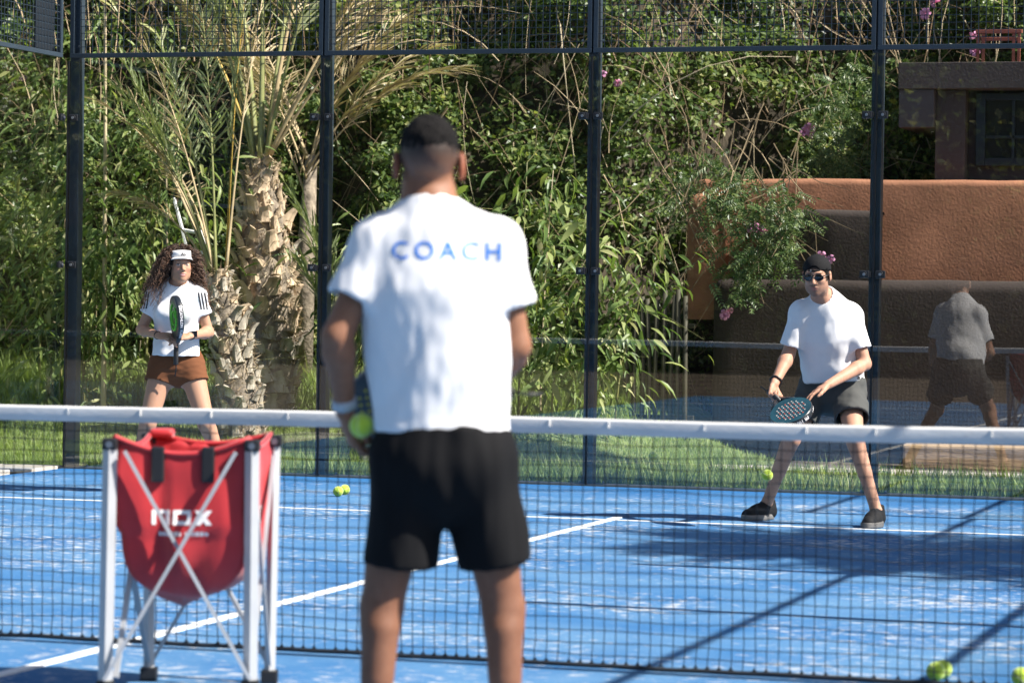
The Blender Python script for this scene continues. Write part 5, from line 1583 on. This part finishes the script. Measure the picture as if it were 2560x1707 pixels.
hand_prims(v, J['wrR'], (-.86, -.42, -.12), (-.30, .2, -.6), (.75, .8, .85, .8), [(.02, -.018, .006), (.05, -.034, .02), (.07, -.03, .036), (.085, -.015, .042)], .86, side=1)
me = v.mesh('body', 2)
skw = np.array((.43, .235, .150))
def woman_col(P):
    C = np.tile(skw, (len(P), 1)); q = (P-hw2) @ Bw.T/.93
    hd_ = P[:, 2] > 1.36
    lips = np.clip(blob(q, (0, .098, -.067), (.029, .03, .014))*2.6, 0, 1)[:, None]; C = C*(1-lips*.75)+np.array((.48, .14, .13))*lips*.75
    teeth = np.clip(1-np.abs(q[:, 2]+.0665)/.0035, 0, 1)*(np.abs(q[:, 0]) < .017)*(q[:, 1] > .075)*hd_; C = C*(1-teeth[:, None]*.8)+np.array((.75, .72, .68))*teeth[:, None]*.8
    brow = np.clip(1-np.abs(q[:, 2]-.027+.06*(np.abs(q[:, 0])-.03)**1)/.005, 0, 1)*(np.abs(np.abs(q[:, 0])-.032) < .019)*(q[:, 1] > .055)*hd_
    lash = np.clip(1-np.abs(q[:, 2]-.009)/.005, 0, 1)*(np.abs(np.abs(q[:, 0])-.031) < .016)*(q[:, 1] > .06)*hd_
    iris = np.clip(blob(q, (-.029, .092, .003), (.010, .03, .010))*3, 0, 1)+np.clip(blob(q, (.033, .092, .003), (.010, .03, .010))*3, 0, 1)
    whit = np.clip(blob(q, (-.031, .092, .002), (.018, .03, .009))*2.5, 0, 1)+np.clip(blob(q, (.031, .092, .002), (.018, .03, .009))*2.5, 0, 1)
    whit = np.clip(whit, 0, 1)[:, None]*hd_[:, None]; C = C*(1-whit*.7)+np.array((.62, .58, .55))*whit*.7
    scalp = (((q[:, 1] < .05) & (q[:, 2] > .0)) | (q[:, 2] > .062))*hd_
    dk = np.clip(brow*.6+lash*.4+np.clip(iris, 0, 1)*.6*hd_+scalp*.95, 0, .95)[:, None]; C = C*(1-dk)+np.array((.03, .02, .016))*dk
    cheek = (blob(q, (.038, .075, -.028), (.03, .04, .025))+blob(q, (-.038, .075, -.028), (.03, .04, .025)))[:, None]; C = C*(1+cheek*np.array((.15, -.08, -.08)))
    return C
vcol(me, woman_col); obj('body', me, SKIN, woman)
hd2 = lambda p: Vector(hw2+.93*(Bw.T @ np.array(p)))
# curly hair: a loose core and some fourteen hundred spiral locks
curl_m = leaf_mat('curly_brown_hair', [(0, (.024, .014, .010)), (.5, (.07, .036, .022)), (.85, (.16, .08, .044)), (1, (.28, .15, .085))], trans=.0, rough=.5, spec=.5)
core_m = mat('hair_core', (.018, .011, .009), .8, bump=1, bscale=120)
v = Vol((-.27, -.16, 1.28), (.18, .16, 1.64), .006)
v.put(ell(hd2((0, -.038, .045)), (.082, .096, .085), Bw), .03)
for (a, b, r0, r1) in (((-.07, .01, 1.52), (-.19, .03, 1.36), .06, .052), ((-.06, .05, 1.5), (-.12, .07, 1.34), .07, .06), ((.07, .03, 1.52), (.12, .04, 1.37), .045, .042), ((.0, .07, 1.52), (0, .09, 1.34), .07, .06)):
    v.put(cone(a, b, r0, r1), .04)
v.put(ell(hd2((0, .12, -.035)), (.068, .10, .10), Bw), .01, 's')
me = v.mesh('hair', 1); displace(me, lambda x, y, z: .012*wr(x*28, y*28, z*28))
hair = obj('hair', me, core_m, woman)
CV = []; CF = []; CR = []
random.seed(77)
for i in range(2600):
    u = random.uniform(-1, 1); th = random.uniform(0, 2*math.pi); q = Vector((math.sqrt(1-u*u)*math.cos(th), math.sqrt(1-u*u)*math.sin(th), u))
    if q.z < -.25 or (q.y > .42 and q.z < .78): continue
    st0 = hd2((q.x*.078, -.02+q.y*.094, .036+q.z*.082))
    out = Vector(Bw.T @ np.array(q)); side = 1 if st0.x > hw2[0] else -1
    ln = random.uniform(.20, .40)
    if q.y > .35: ln *= .5
    rise = random.uniform(.02, .055)*(1.35 if q.z > .4 else 1.0); spread = random.uniform(.02, .125 if side < 0 else .07)
    wdt = random.uniform(.006, .011); fr_ = random.uniform(4, 7)*max(.5, ln/.22); ph = random.uniform(0, 6.28); k = 34
    pts = []; a_ = Vector((1, 0, 0)); b_ = Vector((0, 1, 0)); c2_ = Vector((0, 0, 1)); lat = (Vector((out.x, out.y+.25, 0))).normalized()
    for j in range(k+1):
        f = j/k; p = st0+out*rise*math.sin(min(1, f*2.2)*math.pi/2)+lat*spread*f**1.2*(ln/.25)+Vector((0, 0, -ln*max(0, f-.12)**1.25))
        an = ph+f*fr_*2*math.pi; pts.append(p+(a_*math.cos(an)+b_*math.sin(an)*.8+c2_*math.sin(an+1.3)*.6)*wdt*min(1, f*4))
    fwd = (np.array(pts[-1])-hw2) @ Bw.T
    if fwd[1] > .055 and abs(fwd[0]) < .07 and fwd[2] < .05: continue
    LP = (np.array([tuple(p_) for p_ in pts])-hw2) @ Bw.T/.93
    if ((LP[:, 1] > .05) & (np.abs(LP[:, 0]) < .088) & (LP[:, 2] < .118)).any(): continue
    b = MB().tube(pts, [.0021*(1-.5*j/k) for j in range(k+1)], 3, cap=False); o = len(CV); CV += b.v; CF += [tuple(x+o for x in f) for f in b.f]
    rr = random.random()*.6; CR += [min(1, rr+.45*(j/k)) for j in range(k+1) for _ in range(3)]
me = raw_mesh('curls', np.array(CV), np.array(CF), True); at = me.attributes.new('rnd', 'FLOAT', 'POINT'); at.data.foreach_set('value', np.array(CR, np.float32))
obj('curls', me, curl_m, hair, kind='stuff')
# visor
vis_m = mat('white_visor', (.80, .80, .80), .7, bump=.15, bscale=300)
vb = MB()
ang = np.linspace(-2.2, 2.2, 29)
for z in (.054, .104):
    for a in ang:
        g = .985 if z < .06 else .90+.06*math.cos(a); vb.v.append(tuple(hd2((.081*g*math.sin(a), -.018+.104*g*math.cos(a), z-.014*(1-math.cos(a))*.5))))
n = len(ang)
for k in range(n-1): vb.f.append((k, k+1, n+k+1, n+k))
vo = vb.build('visor', vis_m, woman, smooth=True); sm_ = vo.modifiers.new('thickness', 'SOLIDIFY'); sm_.thickness = .003
vp = MB(); ang2 = np.linspace(-1.15, 1.15, 21)
for (ex, dz) in ((0, 0), (.028, -.002), (.055, -.010)):
    for a in ang2:
        e = ex*max(0, math.cos(a*1.32))**.6; vp.v.append(tuple(hd2(((.0815+e*.25)*math.sin(a), -.018+.1045*math.cos(a)+e, .056+dz*max(0, math.cos(a*1.3))-.02*abs(math.sin(a))**2*(1 if ex else .3)))))
n = len(ang2)
for r_ in range(2):
    for k in range(n-1): vp.f.append((r_*n+k, r_*n+k+1, (r_+1)*n+k+1, (r_+1)*n+k))
vq = vp.build('visor_peak', vis_m, vo, smooth=True); sm_ = vq.modifiers.new('thickness', 'SOLIDIFY'); sm_.thickness = .003
ink = mat('black_print', (.015, .016, .02), .7)
lg = MB()
for i, (x, h_) in enumerate(((-.013, .010), (-.001, .017), (.012, .024))):
    P4 = [(x-.004, 0), (x+.006, 0), (x+.006-h_*.55, h_), (x-.004-h_*.55+.003, h_)]
    lg.add([tuple(hd2((a_*1.0-.004, -.018+.1035*math.cos(a_/.081)+.001, .066+b_))) for a_, b_ in P4], [(0, 1, 2, 3)])
lg.build('visor_mark', ink, vo)
def wom_fold(x, y, z):
    low = max(0.0, min(1.0, (1.08-z)/.12))
    return .004*wr(x*14+z*10, y*7, z*12, 2.2)+.006*wr(x*10-z*4, y*7, z*22, 4)*low+.0025*wr(x*30, y*24, z*20, 7)
me = tee(J, (.05, -1, 0), (-.36, -.24, .83), (.30, .22, 1.42), (-.035, .0, .893), .135, .140, .130, .172, arm=.052, slr=.064, depth=.80, fold=wom_fold, neck_r=.058, h=.0055, nfront=.018, extra=[((-.037+sx*.062, -.092, 1.175), (.066, .054, .062)) for sx in (-1, 1)])
ws = obj('shirt', me, WHITE_TEE, woman)
# three stripes down each sleeve, small mark on the chest
for s_ in 'LR':
    sg = -1 if s_ == 'L' else 1; x0 = -.238 if s_ == 'L' else .140
    for i in range(3):
        b = MB(); off = -.018+.018*i
        for q_ in range(8): z0 = -.055+q_*.0138; b.add([(-.0048, z0, 0), (.0048, z0, 0), (.0048, z0+.0138, 0), (-.0048, z0+.0138, 0)], [(0, 1, 2, 3)])
        obj('sleeve_stripe', stick(b.mesh('sleeve_stripe'), me, lambda x, y, off=off: Vector((x0+off+x-sg*.16*y, -.6, 1.253+y)), (0, 1, 0), off=.002), ink, ws)
b = MB()
for i, (x, h_) in enumerate(((-.011, .007), (.0, .013), (.011, .019))): b.add([(x-.003, 0, 0), (x+.005, 0, 0), (x+.005-h_*.5, h_, 0), (x-.002-h_*.5, h_, 0)], [(0, 1, 2, 3)])
obj('chest_mark', stick(b.mesh('chest_mark'), me, lambda x, y: Vector((.004+x, -.6, 1.222+y)), (0, 1, 0), off=.002), ink, ws)
brown = mat('brown_shorts_cloth', (.15, .058, .026), .9, spec=.2, bump=.04, bscale=500)
me = shorts(J, (.05, -1, 0), (-.32, -.20, .64), (.26, .26, .98), (-.035, .02, .945), .125, .152, .099, loose=-.004, fold=lambda x, y, z: .004*wr(x*10, y*10, z*26)+.002*wr(x*24, y*22, z*50, 3), h=.0055)
obj('shorts', me, brown, woman)
add_shoes(woman, J, mat('pale_shoe', (.55, .54, .52), .6), mat('pale_sole', (.6, .6, .6), .7))
wv = Vector(J['wrR']); ax_ = (Vector(J['elR'])-wv).normalized(); n_ = Vector((.1, -1, .15))
wt = MB().tube([wv+ax_*.014, wv+ax_*.036], .0275, 16).build('watch', blk, woman, smooth=True)
b = MB(); c_ = wv+ax_*.025+(n_-ax_*n_.dot(ax_)).normalized()*.028
b.box((-.019, -.005, -.021), (.019, .005, .021), .005); b.v = [tuple(c_+Vector(q_)) for q_ in b.v]; b.build('watch_case', mat('watch_glass', (.01, .012, .016), .15), wt)
wv = Vector(J['wrL']); ax_ = (Vector(J['elL'])-wv).normalized()
MB().tube([wv+ax_*.018, wv+ax_*.026], .0275, 16).build('bracelet', blk, woman, smooth=True)
rp = Vector((-.026, -.262, 1.000-.0))
green_face = mat('green_black_face', (.02, .028, .02), .4, coat=.3)
racket('racket', to_world(WO, (-.018, -.165, .90)), Rz @ Vector((.05, -.42, .88)), Rz @ Vector((-.90, -.40, .05)), 'black and lime padel racket held upright edge-on by the woman', green_face, dark_edge, [lime])
rk2 = [o for o in bpy.data.objects if o.name.startswith('racket') and o.parent is None and o is not rk1][-1]
for sg in (-1, 1):
    b = MB()
    b.tube([(.070*math.sin(a), .275+.085*math.cos(a), sg*.0205) for a in np.linspace(.4, 5.6, 22)], .0075, 4)
    b.tube([(.040*math.sin(a), .270+.045*math.cos(a), sg*.0205) for a in np.linspace(2.4, 7.4, 16)], .0065, 4)
    b.build('face_print', lime, rk2)
rim_text(rk2, 'DECATHLON  KUIKMA', .024, math.pi*.5+.05, white_print, True); rim_text(rk2, 'DECATHLON  KUIKMA', .024, -math.pi*.5-.05, white_print, False)

# the coach's own racket, held in front of him
racket('racket', to_world(CO, (.150, .275, 1.03)), Rz @ Vector((-.92, .10, -.12)), Rz @ Vector((.1, .9, .4)), 'dark racket with yellow marks held in front of the coach\'s body', dark_edge, dark_edge, [mat('yellow_print', (.55, .45, .05), .6)])
